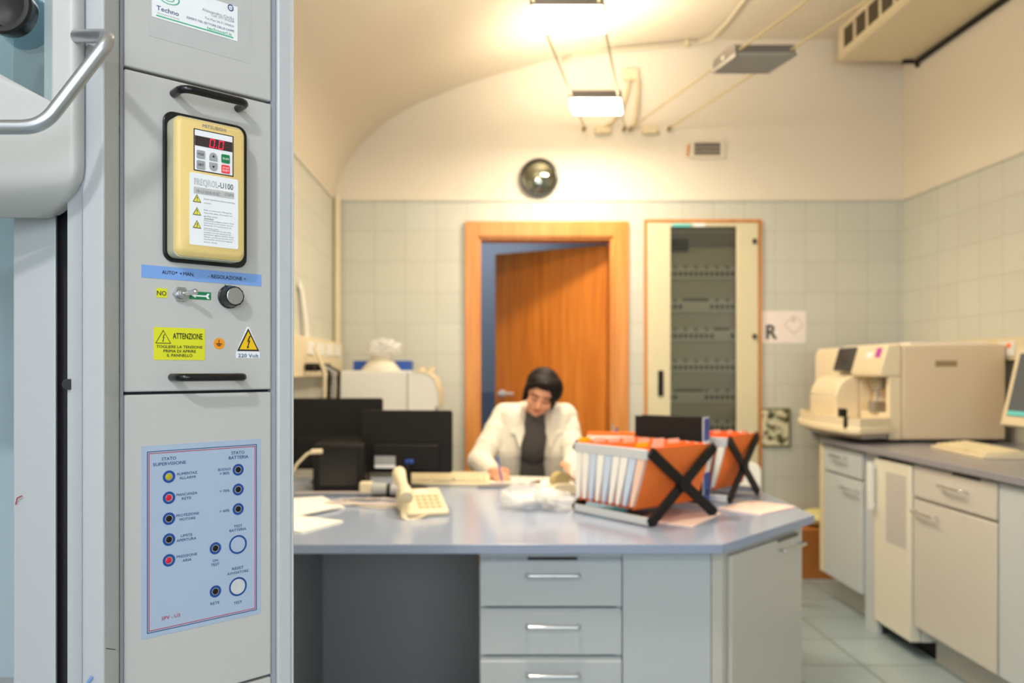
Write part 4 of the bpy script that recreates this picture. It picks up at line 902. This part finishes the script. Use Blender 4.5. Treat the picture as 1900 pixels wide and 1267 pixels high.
MB().box(-.275, -.249, 4.594, 4.6, .98, 1.06).build('grip', M['keygrey'], wm)
MB().box(-.8, -.76, 4.62, 4.66, .9, .911).box(-.32, -.28, 4.62, 4.66, .9, .911).build('feet', M['blackmatt'], wm)
bb = MB().box(-.78, -.43, 4.82, 4.98, 1.266, 1.325).build('blue_box', M['blue'], bevel=.003); tag(bb, 'flat blue carton on top of the white machine', 'carton')
cf = thing('clear_funnel', 'crumpled clear plastic cap on the white machine beside the blue carton', 'plastic cap', (-.60, 4.72, 1.266))
MB().cyl((0, 0, 0), (0, 0, .055), .12, .075, 24).cyl((0, 0, .05), (0, 0, .09), .055, .07, 20).build('cap', mat('milky_plastic', '#e3dccb', .3, alpha=.85, bump=.5), cf)
ck = crumple_mesh((.095, .07, .055), 21, 1.0, M['bag']); link(ck, cf); ck.location = (0.02, 0, .13)
for x, y in ((-.36, 4.75), (-.31, 4.82)): tag(MB().cyl((x, y, 1.262), (x, y, 1.285), .022).build('knob_cap', M['cream']), 'small cream cap on the right of the white machine, '+('left one' if x < -.33 else 'right one'), 'cap', 'cream caps')

# ------------------------------------------------------------------ things on the island
def lcd(label, loc_, w_, h_, z0, rz, stand=True):
    t = thing('computer_monitor', label, 'monitor', loc_, rz, 'black monitors seen from behind')
    mb = MB(); mb.prismy(rpoly(-w_/2, w_/2, z0, z0+h_, .012, 4), 0, .018); mb.build('monitor_shell', M['blackmatt'], t, bevel=.004)
    mb = MB(); mb.prismy(rpoly(-w_*.36, w_*.36, z0+h_*.04, z0+h_*.46, .01, 4), -.022, .001); mb.build('rear_bulge', M['blackmatt'], t, bevel=.006)
    MB().box(-w_/2+.012, w_/2-.012, .0175, .0195, z0+.014, z0+h_-.012).build('screen', M['screen2'], t)
    MB().box(-.02, .02, -.02, .012, .02, z0+.12).build('stand_neck', M['blackmatt'], t, bevel=.004)
    MB().cyl((0, 0, 0), (0, 0, .014), .10, .09, 30).build('stand_base', M['blackmatt'], t)
    return t
mB = lcd('black monitor seen from behind, the right one nearer the person', (-.33, 3.47, ZT), .40, .272, .075, math.radians(-3))
mA = lcd('black monitor seen from behind, the left one beside the metal cupboard', (-.70, 3.72, ZT), .47, .33, .06, math.radians(2))
MB().box(-.135, -.045, -.0245, -.022, .115, .15).build('rating_sticker', M['keygrey'], mB, label='grey sticker'); MB().box(-.135, -.045, -.0245, -.022, .098, .113).build('barcode_sticker', M['card'], mB, label='white sticker')
MB().box(-.0, .035, -.045, -.020, .118, .136).build('video_plug', M['blue'], mB, bevel=.003, label='blue video plug')
MB().tube([(.016, -.045, .127), (.012, -.06, .10), (-.005, -.06, .05), (-.03, -.05, .012), (-.2, -.06, .008)], .006).build('video_lead', M['blackmatt'], mB)
bc = thing('black_speaker_box', 'black box shaped unit in front of the left monitor', 'computer unit', (-.62, 3.38, ZT))
MB().box(-.10, .12, 0, .20, 0, .21).build('unit_case', M['blackmatt'], bc, bevel=.014, seg=3)
MB().box(-.07, .09, -.003, .002, .03, .18).build('unit_front', M['black'], bc, bevel=.001)
tag(MB().tube([at(520, 921, 3.3), at(532, 895, 3.3), at(552, 860, 3.3), at(570, 842, 3.3), at(580, 838, 3.3)], .006).cyl(at(578, 838, 3.3), at(598, 837, 3.3), .010).build('network_cable', M['cream']), 'cream network cable with a plug rising before the black unit', 'cable')
# desk cables
mbc = MB(); 
def zpt(x, y, z=.006): return Vector((x, y, ZT+z))
tag(MB().tube(spiral(zpt(-.78, 3.30, .014), zpt(-.5, 3.34, .014), zpt(-.30, 3.26, .014), .008, 40), .0035, 6).build('coiled_lead', mat('lead_grey', '#b9b2ab', .5)), 'grey coiled lead lying behind the papers on the island', 'cable')
pts = []
for k in range(60):
    a = k*.42; r_ = .09+.02*math.sin(k*.9); pts.append(zpt(-.47+r_*1.5*math.cos(a)+k*.001, 3.12+r_*.75*math.sin(a), .005+.0012*(k % 7)))
tag(MB().tube(pts, .0035, 6).build('loose_cable', mat('cable_pink_grey', '#cfc3bd', .5)), 'pale loose cable coiled between papers and telephone', 'cable')
tag(MB().tube([zpt(-.56, 3.20), zpt(-.48, 3.06), zpt(-.40, 3.0), zpt(-.30, 3.02), zpt(-.25, 3.08)], .0032, 6).build('phone_line', M['cream']), 'thin cream line running to the telephone', 'cable')
ad = thing('cable_adapter', 'grey and cream cable adapter left of the telephone', 'adapter', (-.42, 3.26, ZT))
MB().box(-.08, -.03, -.02, .03, .02, .065).build('plug_block', M['cream'], ad, bevel=.005); MB().cyl((-.03, 0, .035), (.03, 0, .035), .028, .026).cyl((.045, 0, .033), (.10, 0, .028), .026, .022).build('adapter_body', M['keygrey'], ad)
MB().cyl((.028, 0, .034), (.047, 0, .034), .024).box(-.03, .09, -.03, .03, 0, .012).build('adapter_band', M['blackmatt'], ad)
# telephone
ph = thing('telephone', 'cream desk telephone with its handset on the island', 'telephone', (-.245, 2.94, ZT), math.radians(14))
MB().prismx([(-.105, 0), (-.105, .018), (.09, .072), (.105, .066), (.105, 0)], -.06, .105).build('phone_base', M['cream'], ph, bevel=.008, seg=3)
hs = MB(); hp2 = [(-.085, -.10, .055), (-.088, -.07, .075), (-.088, -.02, .088), (-.088, .04, .104), (-.085, .09, .118)]
hs.tube([( -.05, y, z+.012) for _, y, z in hp2], .02, 12, radii=[.026, .023, .018, .022, .027], flat=1.2)
hs.build('handset', M['machine_l'], ph, smooth=True, bevel=.002)
mb = MB()
for r in range(4):
    for c in range(4): y = -.075+r*.03; x = .0+c*.023; zz = .018+(y+.105)*.277; mb.box(x, x+.016, y, y+.018, zz, zz+.007)
mb.build('keypad', mat('phone_keys', '#cbbd96', .5), ph, bevel=.001)
MB().box(.0, .055, .052, .072, .058, .07).build('display', M['card'], ph)
MB().tube(spiral(Vector((-.05, -.10, .05)), Vector((-.10, -.16, -.03)), Vector((.02, -.115, .012)), .008, 22), .003, 6).build('coiled_cord', M['cream'], ph)
# keyboard behind the monitor
kb2 = copy_tree(kb); kb2.location = (.03, 3.56, ZT); kb2.rotation_euler = (0, 0, math.radians(88)); kb2.scale = (1, .92, 1.2)
kb2['label'] = 'cream keyboard on the island under the right black monitor'
# papers
def sheets(label, cx, cy, rz, n=1, w_=.21, h_=.297, z=ZT, m_='paper', grp='loose papers on the island', t=.0012):
    o = MB().box(-w_/2, w_/2, -h_/2, h_/2, 0, t*n).build('paper_sheet' if n < 4 else 'paper_stack', M[m_], smooth=False)
    o.location = (cx, cy, z); o.rotation_euler = (0, 0, math.radians(rz)); return tag(o, label, 'paper', grp)
sheets('white papers at the left edge of the island, farthest of the three', -.68, 3.09, 28, 5)
sheets('white papers at the left edge of the island, middle of the three', -.70, 2.93, -35, 6, z=ZT+.0062)
sheets('white papers at the left edge of the island, nearest of the three', -.66, 2.72, 62, 5, z=ZT)
sheets('large white sheet the person writes on', .22, 3.73, 80, 3, .297, .42)
sheets('white paper under the clear plastic bags', .20, 3.28, 15, 3, .17, .2)
sheets('pale pink sheet lying in front of the near folder rack', .70, 2.84, -35, 3, m_='paper_pink')
sheets('pale pink sheet lying in front of the far folder rack', 1.04, 3.02, -50, 4, .18, .25, m_='paper_pink')
tb = box('tablet_slate', (-.02, .24, 3.52, 3.63, ZT, ZT+.008), mat('slate_grey', '#6d6f78', .35), bevel=.002); tag(tb, 'flat grey tablet lying in front of the writing person', 'tablet')
crumple('plastic_bag', (.175, 3.03, ZT+.039), (.105, .10, .052), M['bag'], 'crumpled clear plastic bag on the island, the left one', 'plastic bag', 3, 'clear plastic bags', .65)
crumple('plastic_bag', (.285, 2.99, ZT+.031), (.06, .07, .040), M['bag'], 'crumpled clear plastic bag on the island, the right smaller one', 'plastic bag', 5, 'clear plastic bags', .65)
crumple('crumpled_tissue', (.25, 3.09, ZT+.030), (.05, .04, .038), M['paper'], 'white crumpled tissue behind the clear plastic bags', 'tissue', 9, 'crumpled tissues')
tp = thing('tape_dispenser', 'cream tape dispenser between plastic bags and folder rack', 'tape dispenser', (.33, 3.33, ZT), .5)
MB().prismy([(-.08, 0), (.08, 0), (.075, .025), (.04, .05), (-.04, .055), (-.07, .03)], -.025, .025).build('dispenser_body', M['cream'], tp, bevel=.006)
MB().cyl((-.01, -.02, .06), (-.01, .02, .06), .038, n=28).build('tape_roll', mat('tape_tan', '#b3a06c', .4), tp)
dk = MB().cyl((.185, 3.10, ZT+.083), (.225, 3.11, ZT+.090), .008).build('brown_cap', mat('brown_cap', '#5b4328', .4), None); dk.location = (0, .0, -.002); tag(dk, 'small brown cap lying on the left plastic bag', 'cap')
mo = thing('dark_stapler', 'dark object with brown parts beside the person\'s left hand', 'stapler', (.46, 3.52, ZT), .9)
MB().box(-.06, .06, -.018, .018, 0, .02).build('stapler_base', M['trousers'], mo, bevel=.004); MB().prismy([(-.06, .03), (.06, .055), (.06, .075), (-.05, .06)], -.016, .016).build('stapler_arm', M['cardbrown'], mo, bevel=.004); MB().box(.04, .058, -.012, .012, .018, .056).build('stapler_hinge', M['steel'], mo)

# ---- folder racks
RL, RD, RH = .35, .365, .257
GR = 'black and grey hanging file racks'
rk = thing('hanging_file_rack', 'hanging file rack with crossed black legs, nearer one in front of the blue binder', 'file rack', (.548-.6*RL, 2.66+.8*RL, ZT), math.atan2(-.8, .6), GR)
for y, z0 in ((0, RH-.034), (0, 0), (RD-.012, RH-.034), (RD-.012, 0)):
    MB().box(0, RL, y, y+.012, z0+(0.0 if z0 else .004), z0+(.034 if z0 else .030)).build('rail', M['alu'], rk, bevel=.002, label='light grey rail')
def xleg(x):
    w2 = .0185
    for a, b in (((.0, 0), (RD, RH)), ((RD, 0), (.0, RH))):
        A2 = Vector((a[0], a[1])); B2 = Vector((b[0], b[1])); d_ = (B2-A2).normalized(); n_ = Vector((-d_.y, d_.x))*w2
        MB().prismx([tuple(A2+n_+d_*.012), tuple(A2-n_+d_*.012), tuple(B2-n_-d_*.012), tuple(B2+n_-d_*.012)], x-.006+(.003 if a[0] else 0), x+.006+(.003 if a[0] else 0)).build('cross_leg', M['blackmatt'], rk, bevel=.002, label='black crossed leg')
    MB().cyl((x-.012, RD/2, RH/2), (x+.014, RD/2, RH/2), .029, n=24).build('hub', M['blackmatt'], rk, bevel=.002)
xleg(RL+.004); xleg(-.010)
rk2 = copy_tree(rk); rk2.location = (.955-.76*.30, 3.12+.65*.30, ZT); rk2.rotation_euler = (0, 0, math.atan2(-.65, .76)); rk2.scale = (.86, .86, 1); rk2['label'] = 'hanging file rack with crossed black legs, farther one right of the blue binder'
cols = ['paper', 'paper', 'paper_blue', 'paper', 'paper_blue', 'paper', 'paper', 'paper_blue', 'paper_peach', 'paper']
def folder(x, ml, tabx):
    t = thing('hanging_folder', 'x', 'folder', (x, 0, 0), 0, None)
    w_ = .036; b0 = -.16*x-.002; zt_, zb_ = RH+.004, .050
    def xl(z): f_ = (z-zb_)/(zt_-zb_); return (b0+.006)*(1-f_)-.003*math.sin(PI*f_)
    def xr(z): f_ = (z-zb_)/(zt_-zb_); return (b0+.020)*(1-f_)+w_*f_+.005*math.sin(PI*f_)
    zs = [zt_-(zt_-zb_)*k/6 for k in range(7)]
    cv = [(xl(z), z) for z in zs]+[(b0+.013, .044)]+[(xr(z), z) for z in reversed(zs)]
    MB().loft([[(x_, y_, z) for x_, z in cv] for y_ in (.016, RD-.02)], closed=False, caps=False).build('folder_cover', M['orange'], t, solid=.0012, smooth=False)
    zp = [.225-(.225-.056)*k/5 for k in range(6)]
    pr = [(xl(z)+.0022, z) for z in zp]+[(xr(z)-.0022, z) for z in reversed(zp)]
    MB().prismy(pr, .002, RD-.03).build('inner_papers', M[ml], t, bevel=.001, smooth=False, label={'paper': 'white papers', 'paper_peach': 'peach papers', 'paper_blue': 'bluish papers'}[ml])
    MB().box(.0, .0015, tabx, tabx+.06, RH, RH+.016).build('index_tab', M['yellow2'] if tabx < .05 else M['paper_peach'], t)
    return t
def fill(root, n, words, gname, sx=1.0):
    Mx = root.matrix_basis.copy()
    for k in range(n):
        f = folder(.004+k*(RL-.040)/(n-1), cols[k % 10], .02+(k*.037) % .25)
        xw = f.location.x; f.location = Vector(root.location)+Vector((math.cos(root.rotation_euler.z)*xw*sx, math.sin(root.rotation_euler.z)*xw*sx, 0))
        f.rotation_euler = root.rotation_euler; f.scale = (sx, sx, 1)
        o_ = ['first', 'second', 'third', 'fourth', 'fifth', 'sixth', 'seventh', 'eighth', 'ninth', 'tenth'][k]
        f['label'] = 'orange hanging folder in the %s rack, %s from its left end' % (words, o_); f['group'] = gname
fill(rk, 9, 'nearer', 'folders in the nearer rack'); fill(rk2, 7, 'farther', 'folders in the farther rack', .86)
# binder
bd = thing('lever_arch_binder', 'upright lever arch binder with black sides and a blue and white spine', 'binder', (.612, 3.200, ZT), math.radians(-34)); bd.scale = (1, 1, 1.07)
MB().box(0, .278, 0, .003, 0, .318).box(0, .278, .069, .072, 0, .318).build('binder_cover', M['blackmatt'], bd, bevel=.001)
MB().box(.276, .280, 0, .072, 0, .318).build('binder_spine', M['card'], bd)
MB().box(.01, .26, .005, .066, .004, .30).build('binder_papers', M['paper'], bd)
MB().box(.2795, .2812, .001, .071, .235, .315).build('spine_label', M['blue'], bd, label='upper blue block of the spine')
MB().box(.2795, .2812, .001, .071, .01, .12).build('spine_label', M['blue'], bd, label='lower blue block of the spine')
MB().cyl((.2805, .036, .05), (.283, .036, .05), .012).build('finger_ring', M['dark'], bd)
# stand of coloured files behind the nearer rack
fs = thing('document_tray', 'dark document tray with loose files behind the nearer folder rack', 'tray', (.42, 3.36, ZT), math.radians(-12))
MB().box(0, .30, 0, .20, 0, .012).box(0, .30, .19, .20, 0, .16).box(0, .01, 0, .2, 0, .16).box(.29, .30, 0, .2, 0, .16).build('tray_body', M['blackmatt'], fs, bevel=.002)
for k, (m_, lb, h_) in enumerate((('cyan', 'cyan', .225), ('paper', 'white', .24), ('orange', 'orange', .255), ('paper_peach', 'cream', .245))):
    o = MB().box(.015, .27, 0, .012, .0135, h_).build('loose_file', M[m_], bevel=.001); o.location = (.42, 3.36, ZT); o.rotation_euler = (0, 0, math.radians(-12))
    o.location = Vector(o.location)+Vector((math.sin(math.radians(12))*(.03+.035*k), math.cos(math.radians(12))*(.03+.035*k), 0))
    tag(o, lb+' file standing in the dark document tray behind the nearer rack', 'file', 'files in the document tray')
cup = thing('pen_cup', 'pale pen cup standing behind the folder racks', 'pen cup', (.60, 3.62, ZT))
MB().cyl((0, 0, 0), (0, 0, .20), .035, .04, 24).build('cup_body', M['paper'], cup)
for k, (dx, dz) in enumerate(((-.012, .28), (.014, .26))):
    tag(MB().cyl((.60+dx*.3, 3.62+.01*(k*2-1), ZT+.201), (.60+dx, 3.62+.012*(k*2-1), ZT+dz), .005, .004, 10).build('pen', M['keygrey'] if k == 0 else M['blue']), ('grey' if k == 0 else 'blue')+' pen standing in the pale pen cup', 'pen', 'pens in the cup')

# ------------------------------------------------------------------ chairs
def chair(label, loc_, rz):
    t = thing('office_chair', label, 'chair', loc_, rz, 'white plastic chairs')
    MB().box(-.21, .21, -.21, .21, .43, .46).build('seat', M['white'], t, bevel=.012, seg=3)
    pts = rpoly(-.19, .19, .55, .85, .06, 6)
    MB().loft([[(x, .20+.02*abs(x)*-1+.02*(z-.55), z) for x, z in pts], [(x, .225+.02*(z-.55), z) for x, z in pts]]).build('backrest', M['white'], t, bevel=.004)
    for x in (-.17, .17):
        MB().cyl((x, .19, .43), (x, .22, .62), .011).build('back_post', M['steel'], t)
        for y in (-.17, .17): MB().cyl((x, y, .44), (x*1.1, y*1.1, 0), .012).build('leg', M['steel'], t)
    return t
c1 = chair('white chair standing behind the farther folder rack', (1.27, 4.25, 0), math.radians(-30)); c1.scale = (.9, .9, .9)
c2 = copy_tree(c1); c2.scale = (1, 1, 1); c2.location = (.28, 4.40, 0); c2.rotation_euler = (0, 0, 0); c2['label'] = 'chair the person in the white coat sits on'

# ------------------------------------------------------------------ the person
pr_ = thing('person', 'person in a white coat over a grey top, bent over and writing at the island', 'person', (.28, 4.35, .46))
PO = Vector((.28, 4.35, .46))
def L3(x, y, z): return Vector((x, y, z))-PO
HC = Vector((.292, 3.985, 1.155))-PO
fw = Vector((-.13, -.86, -.47)).normalized(); upv = Vector((.24, -.42, .85)); upv = (upv-fw*upv.dot(fw)).normalized(); rt = fw.cross(upv).normalized()   # rt = towards +X or -X
if rt.x > 0: rt = -rt
HM = Matrix((rt, fw, upv)).transposed()         # head axes: x = its right, y = forward, z = up
def H(x, y, z): return HC+HM @ Vector((x, y, z))
mb = MB()
# head
mb.sphere(H(0, -.008, .022), (.072, .090, .082), 28, 18, HM); mb.sphere(H(0, .018, -.035), (.056, .066, .066), 24, 14, HM)
mb.sphere(H(0, .052, -.082), (.026, .024, .022), 16, 10, HM); mb.sphere(H(0, .064, .032), (.050, .024, .028), 18, 10, HM)
for s in (-1, 1):
    mb.sphere(H(s*.038, .055, -.026), (.024, .024, .026), 14, 10, HM); mb.sphere(H(s*.074, -.002, -.012), (.010, .018, .030), 14, 10, HM)
    mb.sphere(H(s*.030, .070, .006), (.0145, .012, .009), 12, 8, HM)
mb.capsule(H(0, .080, .012), H(0, .098, -.026), .0075, .0115, 12); mb.sphere(H(-.012, .088, -.029), .0085, 10, 8); mb.sphere(H(.012, .088, -.029), .0085, 10, 8)
mb.sphere(H(0, .072, -.054), (.024, .016, .012), 14, 8, HM)
# neck, trunk, legs
N0 = L3(.275, 4.11, 1.03); mb.capsule(H(0, -.03, -.06), N0, .050, .056)
mb.sphere(L3(.28, 4.17, .93), (.165, .10, .13)); mb.sphere(L3(.28, 4.24, .78), (.145, .10, .15)); mb.sphere(L3(.28, 4.32, .60), (.16, .12, .14))
SL, SR = L3(.115, 4.13, 1.025), L3(.425, 4.13, 1.025)       # picture left / right shoulder
EL, ER = L3(-.015, 3.99, .815), L3(.462, 3.97, .815)
WLh, WRh = L3(.045, 3.80, .788), L3(.425, 3.83, .805)
mb.capsule(N0, SL, .05, .05); mb.capsule(N0, SR, .05, .05)
for a, b, c in ((SL, EL, WLh), (SR, ER, WRh)): mb.capsule(a, b, .050, .040); mb.capsule(b, c, .038, .025)
for x in (.19, .37):
    mb.capsule(L3(x+(.02 if x < .3 else -.02), 4.32, .55), L3(x, 3.96, .53), .078, .058); mb.capsule(L3(x, 3.96, .53), L3(x, 4.02, .10), .052, .036); mb.capsule(L3(x, 4.03, .045), L3(x, 3.88, .035), .036, .030)
# hands
def hand(wr, palm_dir, across, down, curl, thumb_side, gap=.0):
    d = palm_dir.normalized(); ac = across.normalized(); dn_ = down.normalized()
    pc_ = wr+d*.045
    Mh = Matrix((ac, d, dn_)).transposed()
    mb.sphere(pc_, (.038, .046, .016), 16, 10, Mh); mb.capsule(wr, pc_, .023, .022)
    for i, (off, ln) in enumerate(((-.029, .066), (-.010, .076), (.010, .072), (.028, .058))):
        p = pc_+d*.038+ac*off; dirv = d.copy(); 
        for k, f_ in enumerate((.45, .32, .23)):
            dirv = (dirv+dn_*curl*(.5+.4*k)).normalized(); q_ = p+dirv*ln*f_; mb.capsule(p, q_, .0088-.0008*k, .0082-.0008*k, 10); p = q_
    tpt = pc_-d*.015+ac*thumb_side*.034; t1 = tpt+(d*.55+ac*thumb_side*.55+dn_*.35).normalized()*.034; t2 = t1+(d*.8-ac*thumb_side*.2+dn_*.45).normalized()*.028
    mb.capsule(tpt, t1, .011, .010, 10); mb.capsule(t1, t2, .0098, .008, 10)
    return pc_
hand(WLh, Vector((.42, -.85, -.1)), Vector((.60, .42, .45)), Vector((.3, .1, -.8)), 1.0, 1)
hand(WRh, Vector((-.15, -.9, .0)), Vector((-.7, .1, .55)), Vector((.45, -.1, -.65)), .9, 1)
body = mb.build('body', M['skin'], pr_, remesh=.0042)
# face details
for s in (-1, 1):
    MB().tube([H(s*.017, .079, .004), H(s*.030, .081, .0005), H(s*.043, .074, .003)], .0024, 8).build('eyelashes', M['hair'], pr_)
    MB().tube([H(s*.013, .089, .026), H(s*.032, .087, .031), H(s*.048, .073, .026)], .0034, 8).build('eyebrow', M['hair'], pr_)
MB().tube([H(-.020, .082, -.055), H(-.008, .090, -.052), H(0, .090, -.0535), H(.008, .090, -.052), H(.020, .082, -.055)], .0042, 8, radii=[.002, .0045, .004, .0045, .002]).build('lips', M['lips'], pr_)
# hair
mb = MB()
mb.sphere(H(0, -.030, .038), (.087, .094, .084), 30, 20, HM); mb.sphere(H(0, .012, .078), (.070, .070, .034), 24, 14, HM); mb.sphere(H(-.045, -.01, .03), (.060, .075, .075), 24, 14, HM); mb.sphere(H(0, -.055, -.01), (.078, .060, .075), 24, 14, HM)
for s in (-1, 1):
    mb.capsule(H(s*.004, .072, .094), H(s*.045, .062, .072), .014, .012); mb.capsule(H(s*.045, .062, .072), H(s*.072, .034, .035), .013, .014)
    mb.sphere(H(s*.064, -.008, -.008), (.024, .042, .058), 16, 12, HM); mb.capsule(H(s*.072, .022, .035), H(s*.076, .016, -.040), .017, .010)
    for k in range(6): mb.capsule(H(s*(.074-.001*k), .026-.016*k, .03), H(s*(.078-.002*(k % 3)), .024-.018*k, -.052-.012*(k % 3)), .012, .005, 8)
mb.build('hair', M['hair'], pr_, remesh=.0045)
# clothes
mb = MB(); mb.sphere(L3(.265, 4.12, .93), (.115, .105, .16)); mb.sphere(L3(.265, 4.20, .76), (.15, .13, .17)); mb.sphere(L3(.28, 4.30, .62), (.165, .13, .14)); mb.capsule(L3(.272, 4.09, 1.0), L3(.275, 4.085, 1.035), .062, .056)
mb.build('grey_top', M['shirt'], pr_, remesh=.006, label='dark grey round neck top')
mb = MB()
for x in (.19, .37): mb.capsule(L3(x+(.02 if x < .3 else -.02), 4.34, .55), L3(x, 3.95, .53), .092, .072); mb.capsule(L3(x, 3.95, .53), L3(x, 4.02, .12), .066, .056)
mb.build('trousers', M['trousers'], pr_, remesh=.008)
mb = MB()
for x in (.19, .37): mb.capsule(L3(x, 4.045, .050), L3(x, 3.87, .040), .045, .037); mb.box(*(lambda v: (v.x-.04, v.x+.04, v.y-.13, v.y+.09, v.z, v.z+.02))(L3(x, 3.96, 0)))
mb.build('shoes', M['blackmatt'], pr_, remesh=.007)
mb = MB()
mb.sphere(L3(.27, 4.20, .95), (.20, .105, .13)); mb.sphere(L3(.27, 4.28, .78), (.19, .10, .18)); mb.sphere(L3(.28, 4.36, .62), (.19, .11, .16))
mb.capsule(L3(.27, 4.16, 1.04), L3(.115, 4.13, 1.035), .062, .066); mb.capsule(L3(.27, 4.16, 1.04), L3(.425, 4.13, 1.035), .062, .066)
# fronts
for k, (x0, x1, r_) in enumerate(((.158, .122, .074), (.384, .394, .082))):
    mb.capsule(L3(x0, 4.09, 1.02), L3(x1+(.01 if k == 0 else -.01), 4.09, .86), r_, r_+.004); mb.capsule(L3(x1, 4.09, .86), L3(x1, 4.14, .70), r_+.004, r_+.006); mb.capsule(L3(x1, 4.14, .7), L3(x1, 4.12, .60), r_+.004, r_+.004)
# sleeves with folds
def sleeve(a, b, c, r0, r1, r2, sd_):
    rnd = random.Random(sd_); n = 9
    for k in range(n):
        t0, t1 = k/n, (k+1)/n; w0 = .004*math.sin(k*2.1+sd_); mb.capsule(a.lerp(b, t0), a.lerp(b, t1), r0+(r1-r0)*t0+w0, r0+(r1-r0)*t1-w0)
    n = 7
    for k in range(n):
        t0, t1 = k/n, (k+1)/n; w0 = .0045*math.sin(k*2.6+sd_); mb.capsule(b.lerp(c, t0), b.lerp(c, t1), r1+(r2-r1)*t0+w0, r1+(r2-r1)*t1-w0)
sleeve(SL, EL, WLh.lerp(EL, .16), .068, .060, .044, 1); sleeve(SR, ER, WRh.lerp(ER, .16), .068, .058, .044, 2)
mb.build('lab_coat', M['coat'], pr_, remesh=.006, label='open white coat')
# collar and lapels
def flap(pts, name='lapel'):
    MB().loft([[L3(*p) for p in pts], [L3(p[0], p[1]-.008, p[2]) for p in pts]]).build(name, M['coat'], pr_, bevel=.003)
flap([(.205, 4.055, 1.055), (.150, 4.03, 1.00), (.135, 4.012, .955), (.165, 4.010, .945), (.188, 4.012, .87), (.215, 4.03, .96)])
flap([(.335, 4.055, 1.055), (.395, 4.03, 1.00), (.405, 4.008, .955), (.375, 4.006, .945), (.340, 4.008, .87), (.318, 4.03, .96)])
MB().tube([L3(.205, 4.06, 1.06), L3(.205, 4.14, 1.085), L3(.27, 4.19, 1.095), L3(.335, 4.14, 1.085), L3(.335, 4.06, 1.06)], .014, 10, flat=1.6).build('collar', M['coat'], pr_)
# pen in the writing hand, tissue in the other
tag(MB().cyl((.092, 3.690, .7525), (.070, 3.745, .865), .0042, .0042, 10).build('writing_pen', M['blue']), 'blue pen held by the writing person', 'pen')
crumple('crumpled_tissue', (.455, 3.71, ZT+.06), (.05, .045, .055), M['paper'], 'white crumpled wrap held in the person\'s left hand', 'tissue', 12, 'crumpled tissues', .3)
